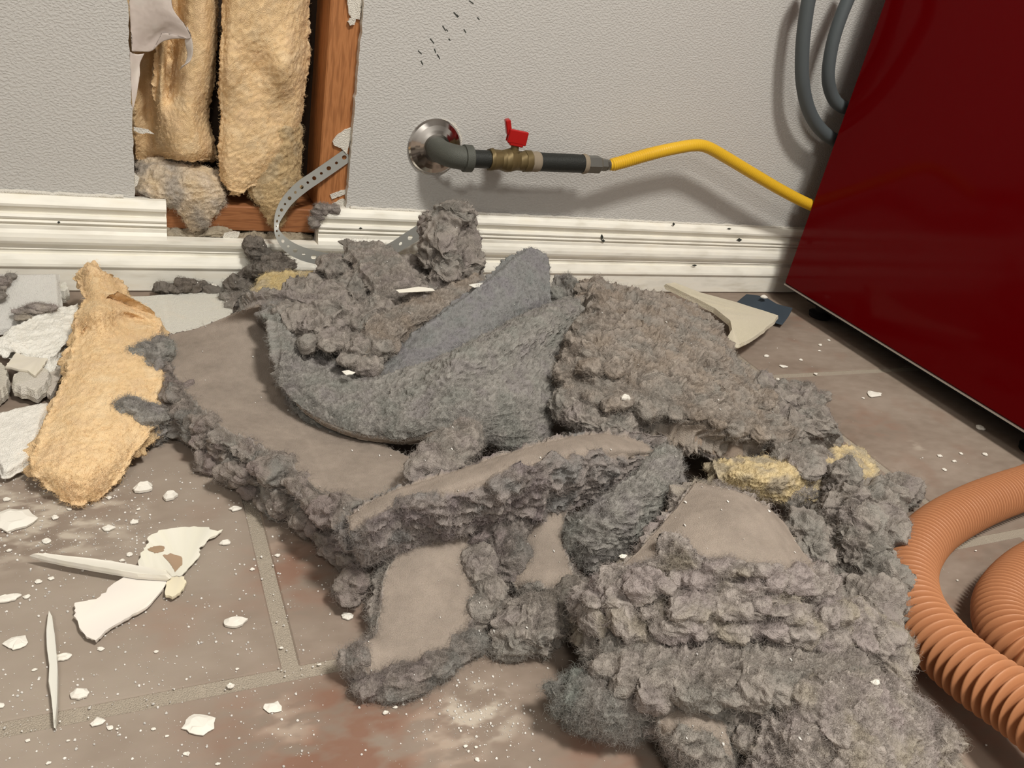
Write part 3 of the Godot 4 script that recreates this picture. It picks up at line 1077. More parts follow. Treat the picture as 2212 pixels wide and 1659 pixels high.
func build_baseboard():
	var prof := [Vector2(0.0015, 0.0005), Vector2(0.0015, 0.0175), Vector2(0.0025, 0.0182), Vector2(0.0362, 0.0182), Vector2(0.0372, 0.0205), Vector2(0.0395, 0.0215), Vector2(0.0430, 0.0208), Vector2(0.0480, 0.0185), Vector2(0.0545, 0.0150), Vector2(0.0550, 0.0112),
		Vector2(0.0603, 0.0116), Vector2(0.0612, 0.0134), Vector2(0.0624, 0.0126), Vector2(0.0655, 0.0134), Vector2(0.0680, 0.0160), Vector2(0.0705, 0.0184), Vector2(0.0745, 0.0197), Vector2(0.0800, 0.0194), Vector2(0.0855, 0.0176), Vector2(0.0900, 0.0146),
		Vector2(0.0950, 0.0144), Vector2(0.0962, 0.0120), Vector2(0.0978, 0.0120), Vector2(0.0984, 0.0148), Vector2(0.1004, 0.0158), Vector2(0.1024, 0.0146), Vector2(0.1030, 0.0132), Vector2(0.1040, 0.0132), Vector2(0.1046, 0.0150), Vector2(0.1074, 0.0160), Vector2(0.1108, 0.0142),
		Vector2(0.1116, 0.0092), Vector2(0.1165, 0.0096), Vector2(0.1205, 0.0122), Vector2(0.1214, 0.0154), Vector2(0.1250, 0.0158), Vector2(0.1310, 0.0126), Vector2(0.1350, 0.0072), Vector2(0.1352, 0.0005)]
	var low := []
	for p in prof:
		if p.x <= 0.0801:
			low.append(p)
	low.append(Vector2(0.0801, 0.0005))
	var root := struct_root("baseboard_back")
	var parts := [[-2.3, 0.0705, prof], [0.0705, 0.2860, low], [0.2860, 2.9, prof]]
	for q in parts:
		var tri := PackedVector3Array()
		var pr: Array = q[2]
		for i in pr.size() - 1:
			var a: Vector2 = pr[i]
			var b: Vector2 = pr[i + 1]
			add_quad(tri, Vector3(q[0], b.x, b.y), Vector3(q[1], b.x, b.y), Vector3(q[1], a.x, a.y), Vector3(q[0], a.x, a.y))
		var poly := PackedVector2Array(pr)
		var t := Geometry2D.triangulate_polygon(poly)
		for k in range(0, t.size(), 3):
			for e in [q[0], q[1]]:
				var a := Vector3(e, poly[t[k]].x, poly[t[k]].y)
				var b := Vector3(e, poly[t[k + 1]].x, poly[t[k + 1]].y)
				var c := Vector3(e, poly[t[k + 2]].x, poly[t[k + 2]].y)
				var out := -1.0 if e == q[0] else 1.0
				if (c - a).cross(b - a).x * out < 0.0:
					tri.append_array(PackedVector3Array([a, c, b]))
				else:
					tri.append_array(PackedVector3Array([a, b, c]))
		put("moulding", faceted(tri), M["trim_paint"], root)
	for q in [[1300, 512, 0.016, 3, 7], [1303, 520, 0.016, 4, 4], [1597, 518, 0.016, 6, 4], [1312, 549, 0.0185, 3, 5], [1500, 573, 0.0185, 6, 2], [127, 480, 0.016, 3, 3], [779, 493, 0.016, 4, 2], [30, 438, 0.0135, 4, 3], [1455, 484, 0.0135, 3, 4], [1575, 494, 0.0135, 5, 2]]:
		put("nick", flake(wall_outline([[q[0] - q[3], q[1]], [q[0], q[1] - q[4]], [q[0] + q[3], q[1]], [q[0], q[1] + q[4]]], q[2]), Vector3(0, 0, 1), 0.0004, 0.0, 0.0004, 3), M["scuff"], root)
	# bead of old caulk along its top edge
	var path := PackedVector3Array()
	for i in 160:
		var x := 0.335 + i * 0.008
		path.append(Vector3(x, 0.1355 + rng.randf_range(-0.0008, 0.0012), 0.003))
	put("caulk", tube(path, 0.0028, 8), M["gypsum_edge"], root)
	path = PackedVector3Array()
	for i in 80:
		path.append(Vector3(-0.6 + i * 0.0078, 0.136 + rng.randf_range(-0.001, 0.0015), 0.003))
	put("caulk", tube(path, 0.0032, 8), M["gypsum_edge"], root)

# ---------- the tile floor ----------
func floor_picture(x0: float, z0: float, wid: float, dep: float, size: int) -> ImageTexture:
	var na := FastNoiseLite.new()
	mk_noise(na, FastNoiseLite.TYPE_SIMPLEX_SMOOTH, 0.006, 4, 31)
	var nb := FastNoiseLite.new()
	mk_noise(nb, FastNoiseLite.TYPE_SIMPLEX, 0.045, 4, 32)
	var nc := FastNoiseLite.new()
	mk_noise(nc, FastNoiseLite.TYPE_SIMPLEX_SMOOTH, 0.011, 3, 33)
	var bytes := PackedByteArray()
	bytes.resize(size * size * 3)
	# rubbed places where the terracotta shows: centre in metres, radius, strength
	var rub := []
	for r in [[640, 1230, 0.07, 0.8], [800, 1640, 0.09, 1.0], [330, 1340, 0.05, 0.5], [660, 1620, 0.1, 0.35], [1330, 1630, 0.06, 0.7], [1900, 920, 0.05, 0.6], [1740, 700, 0.05, 0.45], [1330, 1400, 0.05, 0.5], [470, 1560, 0.05, 0.3], [2100, 1500, 0.1, 0.5]]:
		var p := fl(r[0], r[1])
		rub.append([p.x, p.z, r[2], r[3]])
	var chalk := []
	for r in [[1040, 1540, 0.035, 0.9], [960, 1590, 0.04, 0.5], [620, 1560, 0.03, 0.5], [60, 1110, 0.09, 0.75], [200, 1130, 0.06, 0.4], [620, 1180, 0.03, 0.3], [1985, 965, 0.02, 0.35]]:
		var p := fl(r[0], r[1])
		chalk.append([p.x, p.z, r[2], r[3]])
	var dust := []
	for r in [[120, 1250, 0.20, 0.55], [250, 1420, 0.18, 0.45], [60, 1560, 0.14, 0.4], [330, 1100, 0.16, 0.5], [1800, 800, 0.18, 0.3], [2050, 950, 0.16, 0.3]]:
		var p := fl(r[0], r[1])
		dust.append([p.x, p.z, r[2], r[3]])
	var k := 0
	for j in size:
		var z := z0 + dep * (j + 0.5) / size
		for i in size:
			var x := x0 + wid * (i + 0.5) / size
			var px := x * 1000.0
			var pz := z * 1000.0
			var a := na.get_noise_2d(px * 0.6, pz)
			var b := nb.get_noise_2d(px * 0.5, pz)
			var c := nc.get_noise_2d(px, pz)
			var r := 0.548 + a * 0.05 + b * 0.03
			var g := 0.490 + a * 0.05 + b * 0.03
			var bl := 0.442 + a * 0.05 + b * 0.03
			var red := clampf(c * 0.7 - 0.16, 0.0, 0.3)
			for q in rub:
				var dd: float = (x - q[0]) * (x - q[0]) + (z - q[1]) * (z - q[1])
				var rr: float = q[2] * q[2]
				if dd < rr:
					red += (1.0 - dd / rr) * q[3] * clampf(0.6 + c + b * 0.9, 0.0, 1.2)
			red = clampf(red, 0.0, 1.0) * 0.72
			r = lerpf(r, 0.50, red)
			g = lerpf(g, 0.355, red)
			bl = lerpf(bl, 0.29, red)
			for q in dust:
				var dd: float = (x - q[0]) * (x - q[0]) + (z - q[1]) * (z - q[1])
				var rr: float = q[2] * q[2]
				if dd < rr:
					var e: float = (1.0 - dd / rr) * q[3] * clampf(0.75 + a * 0.8, 0.0, 1.0)
					r = lerpf(r, 0.635, e)
					g = lerpf(g, 0.59, e)
					bl = lerpf(bl, 0.54, e)
			var w := 0.0
			for q in chalk:
				var dd: float = (x - q[0]) * (x - q[0]) + (z - q[1]) * (z - q[1])
				var rr: float = q[2] * q[2]
				if dd < rr:
					w += (1.0 - dd / rr) * q[3] * clampf(0.25 + b * 1.6, 0.0, 1.0)
			w = clampf(w, 0.0, 0.7)
			r = lerpf(r, 0.78, w)
			g = lerpf(g, 0.74, w)
			bl = lerpf(bl, 0.68, w)
			bytes[k] = int(clampf(r, 0, 1) * 255.0)
			bytes[k + 1] = int(clampf(g, 0, 1) * 255.0)
			bytes[k + 2] = int(clampf(bl, 0, 1) * 255.0)
			k += 3
	return ImageTexture.create_from_image(Image.create_from_data(size, size, false, Image.FORMAT_RGB8, bytes))
func build_floor():
	var root := struct_root("floor")
	put("slab", box_mesh(Vector3(-2.4, -0.08, -0.1), Vector3(3.0, -0.0016, 3.5)), M["grout"], root)
	var x0 := -0.45
	var z0 := -0.02
	var wid := 2.0
	var dep := 1.25
	var m := mat("tile", Color.WHITE, 0.72)
	m.albedo_texture = floor_picture(x0, z0, wid, dep, 1150)
	m.heightmap_enabled = true
	m.heightmap_texture = m.albedo_texture
	m.heightmap_scale = 0.06
	m.metallic_specular = 0.25
	var far := mat("tile_plain", Color(0.53, 0.47, 0.415), 0.75)
	var pitch := 0.414
	var gap := 0.0135
	var gx := 0.1135
	var gz := 0.7645
	for i in range(-6, 8):
		for j in range(-2, 7):
			var ax := gx + i * pitch + gap / 2
			var bx := gx + (i + 1) * pitch - gap / 2
			var az := maxf(gz + j * pitch + gap / 2, -0.01)
			var bz := gz + (j + 1) * pitch - gap / 2
			if j >= 0:
				ax = 0.4215 + i * 0.60 + gap / 2
				bx = 0.4215 + (i + 1) * 0.60 - gap / 2
			if bx < -2.3 or ax > 2.9 or az > 3.4 or bz < 0.02:
				continue
			var near := bx > x0 and ax < x0 + wid and az < z0 + dep
			var tri := PackedVector3Array()
			var st := 8 if near else 1
			var uv := PackedVector2Array()
			box_tris(tri, Vector3(ax, -0.008, az), Vector3(bx, 0.0, bz), 0.0012)
			var me := faceted(tri)
			if near:
				var a := me.surface_get_arrays(0)
				for p in a[Mesh.ARRAY_VERTEX]:
					uv.append(Vector2((p.x - x0) / wid, (p.z - z0) / dep))
				a[Mesh.ARRAY_TEX_UV] = uv
				me = ArrayMesh.new()
				me.add_surface_from_arrays(Mesh.PRIMITIVE_TRIANGLES, a)
			put("tile", me, m if near else far, root)

# ---------- insulation still in the wall ----------
func build_cavity_insulation():
	var d := slab([
		[281, -80, -0.05, 318, -80, -0.07, 350, -80, -0.03, 384, -80, -0.05, 415, -80, -0.020, 446, -80, -0.022, 472, -80, -0.075],
		[282, 60, -0.05, 322, 60, -0.075, 352, 60, -0.03, 378, 60, -0.055, 408, 60, -0.020, 446, 60, -0.020, 470, 60, -0.075],
		[284, 170, -0.05, 322, 170, -0.078, 348, 170, -0.03, 366, 170, -0.060, 400, 170, -0.018, 440, 170, -0.022, 464, 170, -0.075],
		[287, 260, -0.06, 320, 260, -0.078, 345, 260, -0.04, 372, 250, -0.024, 410, 250, -0.012, 430, 250, -0.034, 452, 250, -0.075],
		[289, 325, -0.08, 318, 325, -0.080, 350, 320, -0.05, 380, 325, -0.018, 415, 325, -0.012, 442, 318, -0.030, 468, 320, -0.07],
		[291, 345, -0.085, 318, 345, -0.085, 350, 342, -0.07, 380, 345, -0.035, 415, 348, -0.025, 440, 345, -0.045, 468, 345, -0.08]],
		{"wall": true, "thick": 0.012, "amp": 0.0045, "top_amp": 0.0022, "edge": 0.004, "step": 0.0018, "pal": YELLOW, "seed": 21})
	felt_piece("fibreglass_batt", "folded yellow fibreglass batt at the left of the wall opening", "insulation", d, 2500, 0.006, "", "fibre_body")
	d = slab([
		[482, -80, -0.035, 505, -80, -0.012, 555, -80, -0.008, 605, -80, -0.014, 645, -80, -0.03, 668, -80, -0.07],
		[480, 60, -0.035, 503, 60, -0.012, 555, 60, -0.007, 610, 60, -0.012, 645, 60, -0.03, 669, 60, -0.07],
		[473, 150, -0.020, 500, 150, -0.002, 555, 145, -0.020, 612, 150, 0.006, 645, 150, -0.03, 667, 150, -0.07],
		[475, 240, -0.030, 500, 240, -0.016, 555, 240, -0.012, 605, 235, -0.022, 640, 240, -0.03, 652, 240, -0.07],
		[472, 320, -0.030, 495, 325, -0.010, 545, 330, -0.006, 590, 325, -0.010, 625, 320, -0.03, 645, 320, -0.07],
		[474, 370, -0.030, 490, 382, -0.008, 530, 385, -0.006, 565, 375, -0.012, 600, 365, -0.03, 640, 350, -0.07],
		[486, 395, -0.030, 497, 412, -0.008, 515, 422, -0.006, 545, 402, -0.012, 590, 385, -0.03, 640, 370, -0.07]],
		{"wall": true, "thick": 0.014, "amp": 0.0055, "top_amp": 0.0030, "edge": 0.005, "step": 0.0018, "pal": YELLOW, "seed": 22})
	felt_piece("fibreglass_batt", "broad yellow fibreglass batt hanging in the middle of the wall opening", "insulation", d, 3500, 0.006, "", "fibre_body")
	d = slab([
		[556, 280, -0.022, 590, 275, -0.018, 625, 270, -0.025, 652, 270, -0.06],
		[550, 350, -0.020, 590, 350, -0.014, 630, 345, -0.022, 652, 345, -0.06],
		[545, 410, -0.014, 590, 410, -0.008, 630, 410, -0.018, 650, 405, -0.05],
		[562, 445, -0.008, 588, 450, -0.003, 615, 450, -0.008, 640, 430, -0.04],
		[584, 486, -0.004, 592, 492, 0.0, 602, 492, 0.0, 608, 480, -0.01]],
		{"wall": true, "thick": 0.010, "amp": 0.0045, "top_amp": 0.0038, "edge": 0.005, "step": 0.0018, "pal": [Color(0.42, 0.30, 0.16), Color(0.62, 0.46, 0.26), Color(0.5, 0.4, 0.26), Color(0.56, 0.42, 0.24)], "seed": 23})
	felt_piece("fibreglass_scrap", "brownish torn fibreglass tongue hanging over the timber plate beside the metal strap", "insulation", d, 4000, 0.008, "", "fibre_body")
	d = slab([
		[290, 352, -0.075, 340, 338, -0.07, 400, 348, -0.065, 474, 372, -0.055],
		[292, 388, -0.035, 350, 375, -0.024, 410, 372, -0.018, 480, 402, -0.022],
		[300, 418, -0.020, 365, 415, -0.008, 420, 410, -0.004, 482, 428, -0.012],
		[345, 432, -0.010, 395, 440, -0.001, 430, 442, 0.0, 478, 440, -0.006],
		[395, 465, -0.001, 418, 472, 0.003, 436, 472, 0.003, 460, 462, -0.001],
		[410, 490, 0.001, 422, 494, 0.003, 433, 494, 0.003, 444, 488, 0.001]],
		{"wall": true, "thick": 0.012, "amp": 0.0060, "top_amp": 0.0052, "edge": 0.006, "step": 0.0016, "pal": DIRTY, "seed": 24})
	felt_piece("fibreglass_scrap", "dirty whitish insulation clump slumped over the timber plate at lower left of the opening", "insulation", d, 5000, 0.008, "", "fibre_body")
	d = wad(chain([[722, 452, 0.010], [700, 450, 0.012], [685, 465, 0.012], [676, 482, 0.010]], 12, 0.0075, 5.0), {"wall": true, "step": 0.0012, "pal": GREY, "seed": 25, "amp": 0.6})
	felt_piece("wool_tuft", "small grey wool tuft caught on the baseboard's cut corner beside the stud", "tuft", d, 1200, 0.008)
	d = wad([[395, 506, -0.014, 0.05, 0.006, 0.012], [440, 506, -0.012, 0.05, 0.009, 0.010], [500, 512, -0.016, 0.05, 0.007, 0.010], [560, 514, -0.014, 0.05, 0.008, 0.012], [620, 512, -0.014, 0.04, 0.007, 0.012]], {"wall": true, "step": 0.002, "pal": [Color(0.25, 0.2, 0.14), Color(0.42, 0.36, 0.27), Color(0.3, 0.27, 0.22), Color(0.36, 0.3, 0.22)], "seed": 26, "amp": 0.2})
	felt_piece("fibreglass_scrap", "dirty packing of insulation in the slot under the timber plate", "insulation", d, 1500, 0.006, "", "fibre_body")

# ---------- gas pipe, hoses ----------
func hex_prism(a: Vector3, b: Vector3, r: float) -> ArrayMesh:
	var ax := (b - a).normalized()
	var u := ax.cross(Vector3.UP).normalized()
	var w := ax.cross(u)
	var tri := PackedVector3Array()
	var ring := [[], [], [], []]
	for k in 6:
		var t := TAU * k / 6.0
		var d := u * cos(t) + w * sin(t)
		ring[0].append(a + d * r * 0.9)
		ring[1].append(a + ax * r * 0.12 + d * r)
		ring[2].append(b - ax * r * 0.12 + d * r)
		ring[3].append(b + d * r * 0.9)
	for q in 3:
		for k in 6:
			add_quad(tri, ring[q][k], ring[q + 1][k], ring[q + 1][(k + 1) % 6], ring[q][(k + 1) % 6])
	for k in 6:
		tri.append_array(PackedVector3Array([a, ring[0][k], ring[0][(k + 1) % 6]]))
		tri.append_array(PackedVector3Array([b, ring[3][(k + 1) % 6], ring[3][k]]))
	return faceted(tri)
func build_pipe():
	var y := 0.2405
	var z := 0.060
	var ax := Vector3(1, 0.028, 0).normalized()
	var at := func(x: float) -> Vector3: return Vector3(x, y + (x - 0.50) * 0.028, z)
	var t := thing("gas_pipe", "dusty black iron gas pipe with shut-off valve elbowing out of the wall", "pipe", Vector3(0.4600, 0.2405, 0.001))
	var o := t.position
	var put_rel := func(called: String, mesh: ArrayMesh, m: String, label: String) -> void:
		var mi := put(called, mesh, M[m], t, label)
		mi.position = -o
	put_rel.call("flange", lathe(Vector3(0.4600, 0.2405, 0.0008), Vector3(0, 0, 1), [[0.0, 0.0425], [0.003, 0.0430], [0.0055, 0.0405], [0.0085, 0.034], [0.011, 0.027], [0.013, 0.022], [0.0135, 0.016]], 48), "chrome", "round chrome wall flange")
	var bend := PackedVector3Array([Vector3(0.4600, 0.2405, -0.01), Vector3(0.4600, 0.2405, 0.012)])
	var rc := 0.034
	for k in 17:
		var a := PI / 2 * k / 16.0
		bend.append(Vector3(0.4600 + rc * (1.0 - cos(a)), 0.2403, z - rc + rc * sin(a)))
	bend.append(Vector3(0.500, 0.2405, z))
	put_rel.call("elbow", tube(bend, 0.0178, 28), "dusty_iron", "")
	put_rel.call("elbow_collar", lathe(at.call(0.4865), ax, [[0.0, 0.0175], [0.0005, 0.0202], [0.0125, 0.0204], [0.0135, 0.0190], [0.0135, 0.013]], 32), "dusty_iron", "")
	put_rel.call("nipple", lathe(at.call(0.499), ax, [[0.0, 0.0136], [0.034, 0.0136]], 28), "black_iron", "short dark nipple")
	put_rel.call("valve_body", lathe(at.call(0.5285), ax, [[0.0, 0.012], [0.0002, 0.0172], [0.006, 0.0178], [0.0065, 0.0165], [0.020, 0.0152], [0.026, 0.0172], [0.034, 0.0190], [0.043, 0.0172], [0.050, 0.0150], [0.060, 0.0160], [0.0605, 0.0172], [0.071, 0.0172], [0.0712, 0.012]], 8), "dusty_brass", "dusty brass valve body")
	put_rel.call("valve_stem", lathe(at.call(0.5690) + Vector3(0, 0.010, 0), Vector3.UP, [[0.0, 0.010], [0.006, 0.009], [0.007, 0.0066], [0.020, 0.0060], [0.0205, 0.0]], 18), "dusty_brass", "")
	# red butterfly handle: a folded plate with a raised wing
	var tri := PackedVector3Array()
	box_tris(tri, Vector3(-0.0150, 0.0, 0.0035), Vector3(0.0150, 0.0215, 0.0085), 0.0014)
	box_tris(tri, Vector3(-0.0150, 0.0, -0.0085), Vector3(0.0150, 0.0195, -0.0045), 0.0014)
	box_tris(tri, Vector3(-0.0110, -0.003, -0.0085), Vector3(0.0110, 0.004, 0.0085), 0.0014)
	var wing := PackedVector3Array()
	box_tris(wing, Vector3(-0.004, 0.0, -0.0075), Vector3(0.004, 0.0230, 0.0075), 0.0014)
	var wt := Transform3D(Basis(Vector3(0, 0, 1), 0.35), Vector3(-0.0125, 0.011, -0.003))
	for p in wing:
		tri.append(wt * p)
	var lever := put("valve_lever", faceted(tri), M["red_lever"], t, "red butterfly lever on the valve")
	lever.transform = Transform3D(Basis(Vector3.UP, -0.22) * Basis(Vector3(0, 0, 1), -0.06), Vector3(at.call(0.5690)) + Vector3(0, 0.0265, 0) - o)
	put_rel.call("sealing_tape", lathe(at.call(0.5985), ax, [[0.0, 0.0145], [0.002, 0.0160], [0.007, 0.0155], [0.012, 0.0160], [0.0165, 0.0148]], 28), "tape", "")
	put_rel.call("nipple", lathe(at.call(0.614), ax, [[0.0, 0.0146], [0.083, 0.0146], [0.0845, 0.0150], [0.0865, 0.0143], [0.0866, 0.010]], 32), "black_iron", "long black nipple")
	put_rel.call("pipe_seal", lathe(at.call(0.693), ax, [[0.0, 0.0150], [0.004, 0.0162], [0.008, 0.0152]], 28), "tape", "")
	put_rel.call("hex_fitting", hex_prism(at.call(0.701), at.call(0.7265), 0.0146), "steel_nut", "pale steel hexagon fitting")
	put_rel.call("flare_nut", hex_prism(at.call(0.7265), at.call(0.7395), 0.0105), "steel_nut", "small steel flare nut")
	put_rel.call("ferrule", lathe(at.call(0.7395), ax, [[0.0, 0.0090], [0.005, 0.0085], [0.0055, 0.006]], 20), "steel_nut", "")
	# yellow gas connector
	var pts := []
	for p in [[1316, 357.5, 0.060], [1345, 350, 0.060], [1400, 334, 0.060], [1455, 321, 0.060], [1500, 314, 0.060], [1528, 318, 0.060], [1565, 338, 0.060], [1625, 374, 0.062], [1690, 412, 0.064], [1745, 440, 0.066], [1800, 462, 0.068], [1860, 480, 0.07]]:
		pts.append(wl(p[0], p[1], p[2]))
	var path := walk(pts, 0.00085)
	var fade := func(s: float) -> float:
		var k := clampf((0.125 - s) / 0.05, 0.12, 1.0)
		return (0.0102 if s > 0.006 else 0.0078 + s * 0.4) + 0.00075 * k * sin(TAU * s / 0.0042)
	var f := put("gas_hose", tube(path, fade, 22), M["yellow_coat"])
	tag(f, "yellow coated corrugated gas hose running from the pipe to the red appliance", "hose")
	# perforated strap
	build_strap()
func build_strap():
	var raw := [[752, 334, 9, 11, -0.0105], [715, 360, 9, 11, -0.006], [680, 384, 9, 11, 0.0], [650, 405, 9, 11, 0.008], [622, 432, 9.5, 8, 0.016], [605, 460, 9, 4, 0.024], [597, 486, 5, 0.5, 0.032], [602, 508, 6, -5, 0.040], [624, 533, 8, -10, 0.048], [662, 551, 6, -13, 0.054], [715, 561, 3, -13, 0.058], [780, 560, 0, -12, 0.060], [840, 540, -4, -12, 0.058], [888, 512, -6, -13, 0.054], [930, 486, -6, -13, 0.050], [960, 470, -5, -13, 0.048]]
	var A := []
	var B := []
	for r in raw:
		A.append(wl(r[0] + r[2], r[1] + r[3], r[4]))
		B.append(wl(r[0] - r[2], r[1] - r[3], r[4]))
	var length := 0.0
	for i in 200:
		var a0: Vector3 = (spline(A, i / 200.0) + spline(B, i / 200.0)) / 2.0
		var a1: Vector3 = (spline(A, (i + 1) / 200.0) + spline(B, (i + 1) / 200.0)) / 2.0
		length += a0.distance_to(a1)
	var cells := int(length / 0.0135)
	var place := func(u: float, w: float) -> Vector3:   # u along 0..1, w across -1..1
		return spline(A, u).lerp(spline(B, u), 0.5 + w * 0.5)
	var tri := PackedVector3Array()
	var seg := 16
	for c in cells:
		var r := (0.0033 if c % 2 == 0 else 0.0022)
		for k in seg:
			var pts := []
			for q in 2:
				var t := TAU * (k + q) / seg
				var d := Vector2(cos(t), sin(t))
				var m := maxf(absf(d.x), absf(d.y))
				var inner := d * r
				var outer := Vector2(d.x / m * 0.00675, d.y / m * 0.0098)
				for e in [inner, outer]:
					pts.append(place.call((c + 0.5 + e.x / 0.0135) / cells, e.y / 0.0098))
			var n: Vector3 = (pts[3] - pts[0]).cross(pts[1] - pts[0]).normalized() * 0.0005
			add_quad(tri, pts[0] + n, pts[1] + n, pts[3] + n, pts[2] + n)
			add_quad(tri, pts[0] - n, pts[2] - n, pts[3] - n, pts[1] - n)
			add_quad(tri, pts[0] + n, pts[2] + n, pts[2] - n, pts[0] - n)
	var s := put("perforated_strap", faceted(tri), M["galvanised"])
	tag(s, "bent galvanised metal strap with rows of holes curling out of the wall opening", "metal strap")
func build_hoses():
	var pts := []
	for p in [[1775, -60, 0.050], [1752, -20, 0.050], [1740, 40, 0.050], [1733, 110, 0.050], [1734, 180, 0.050], [1748, 240, 0.048], [1775, 282, 0.046], [1815, 308, 0.044], [1860, 315, 0.044]]:
		pts.append(wl(p[0], p[1], p[2]))
	var h := put("drain_hose", tube(walk(pts, 0.006), 0.0118, 20), M["grey_rubber"])
	tag(h, "outer of two grey rubber hoses looping down the wall behind the red appliance", "hose", "grey hoses")
	pts = []
	for p in [[1860, -60, 0.052], [1840, -20, 0.052], [1815, 40, 0.052], [1797, 100, 0.052], [1789, 160, 0.052], [1795, 200, 0.050], [1812, 226, 0.050], [1845, 236, 0.050], [1890, 225, 0.050]]:
		pts.append(wl(p[0], p[1], p[2]))
	h = put("drain_hose", tube(walk(pts, 0.006), 0.0112, 20), M["grey_rubber"])
	tag(h, "inner grey rubber hose closest to the red appliance panel", "hose", "grey hoses")
	# orange vacuum hose
	pts = []
	pts.append(Vector3(1.42, 0.031, 0.90))
	pts.append(Vector3(1.27, 0.031, 0.772))
	pts.append(Vector3(1.16, 0.031, 0.714))
	for p in [[2212, 1054, 0.031], [2106, 1094, 0.031], [2014, 1150, 0.031], [1966, 1222, 0.031], [1972, 1302, 0.032], [2024, 1382, 0.036], [2104, 1456, 0.044], [2212, 1530, 0.056], [2310, 1610, 0.064], [2420, 1700, 0.066]]:
		pts.append(fl(p[0], p[1], p[2]))
	var ridge := func(s: float) -> float:
		var turns := s / 0.0064 if s < 0.55 else 0.55 / 0.0064 + log(1.0 + (s - 0.55) * 1.25) / (1.25 * 0.0064)
		return 0.0208 + 0.0082 * pow(0.5 + 0.5 * cos(TAU * turns), 0.8)
	h = put("vacuum_hose", tube(walk(pts, 0.0006), ridge, 40), M["orange_hose"])
	tag(h, "ribbed orange vacuum hose, upper loop curling round the heap's right edge", "hose")
	pts = []
	for p in [[2420, 1190, 0.030], [2310, 1195, 0.030], [2225, 1232, 0.030], [2168, 1300, 0.030], [2180, 1372, 0.029], [2240, 1430, 0.028], [2330, 1460, 0.028], [2430, 1450, 0.028]]:
		pts.append(fl(p[0], p[1], p[2]))
	h = put("vacuum_hose", tube(walk(pts, 0.0006), ridge, 40), M["orange_hose"])
	tag(h, "inner coil of ribbed orange hose lying under the upper loop at the right edge", "hose")
func build_appliance():
	var t := thing("appliance", "glossy dark red appliance cabinet standing at the right", "appliance", Vector3(1.197, 0.0, 0.075))
	put("cabinet", box_mesh(Vector3(0.0, 0.0465, 0.0), Vector3(0.66, 0.95, 0.60), 0.003), M["red_enamel"], t)
	put("bottom_edge", box_mesh(Vector3(0.0008, 0.0435, 0.001), Vector3(0.659, 0.0465, 0.599)), M["pale_edge"], t, "pale folded metal bottom edge")
	put("base_pan", box_mesh(Vector3(0.045, 0.022, 0.03), Vector3(0.62, 0.0435, 0.57)), M["dark_void"], t)
	for q in [Vector3(0.06, 0.0, 0.06), Vector3(0.06, 0.0, 0.54), Vector3(0.60, 0.0, 0.06), Vector3(0.60, 0.0, 0.54)]:
		put("foot", lathe(q + Vector3(0, 0.0005, 0), Vector3.UP, [[0.0, 0.0], [0.0, 0.02], [0.008, 0.022], [0.012, 0.012], [0.025, 0.012]], 20), M["dark_void"], t)

# ---------- drywall and paper on the floor ----------
func gypsum(called: String, label: String, rows: Array, o: Dictionary, category := "drywall") -> Node3D:
	o.merge({"amp": 0.0022, "top_amp": 0.0014, "edge": 0.006, "pal": WHITE, "step": 0.0022, "thick": 0.0125})
	var d := slab(rows, o)
	var at := middle(d)
	var r := put(called, cut(d, d.wool, at), M["gypsum"])
	r.position = at
	tag(r, label, category)
	return r
func scrap(called: String, label: String, category: String, outline: Array, h: float, thick: float, col: Color, rough := 0.001, group := "", inset := 0.06) -> MeshInstance3D:
	var pts := px_outline(outline, h)
	var c := Vector3.ZERO
	for p in pts:
		c += p
	c /= pts.size()
	var me := flake(moved(pts, -c), Vector3.UP, thick, inset, rough)
	me = tinted(me, func(p: Vector3) -> Color:
		var g := 1.0 + 0.18 * n_low.get_noise_3dv((p + c) * 2500.0)
		return Color(col.r * g, col.g * g, col.b * g * (1.0 - 0.1 * absf(n_tint.get_noise_3dv((p + c) * 1500.0)))))
	var r := put(called, me, M["paper"] if category == "paper" or category == "splinter" or category == "stain" else M["gypsum"])
	r.position = c
	tag(r, label, category, group)
	return r
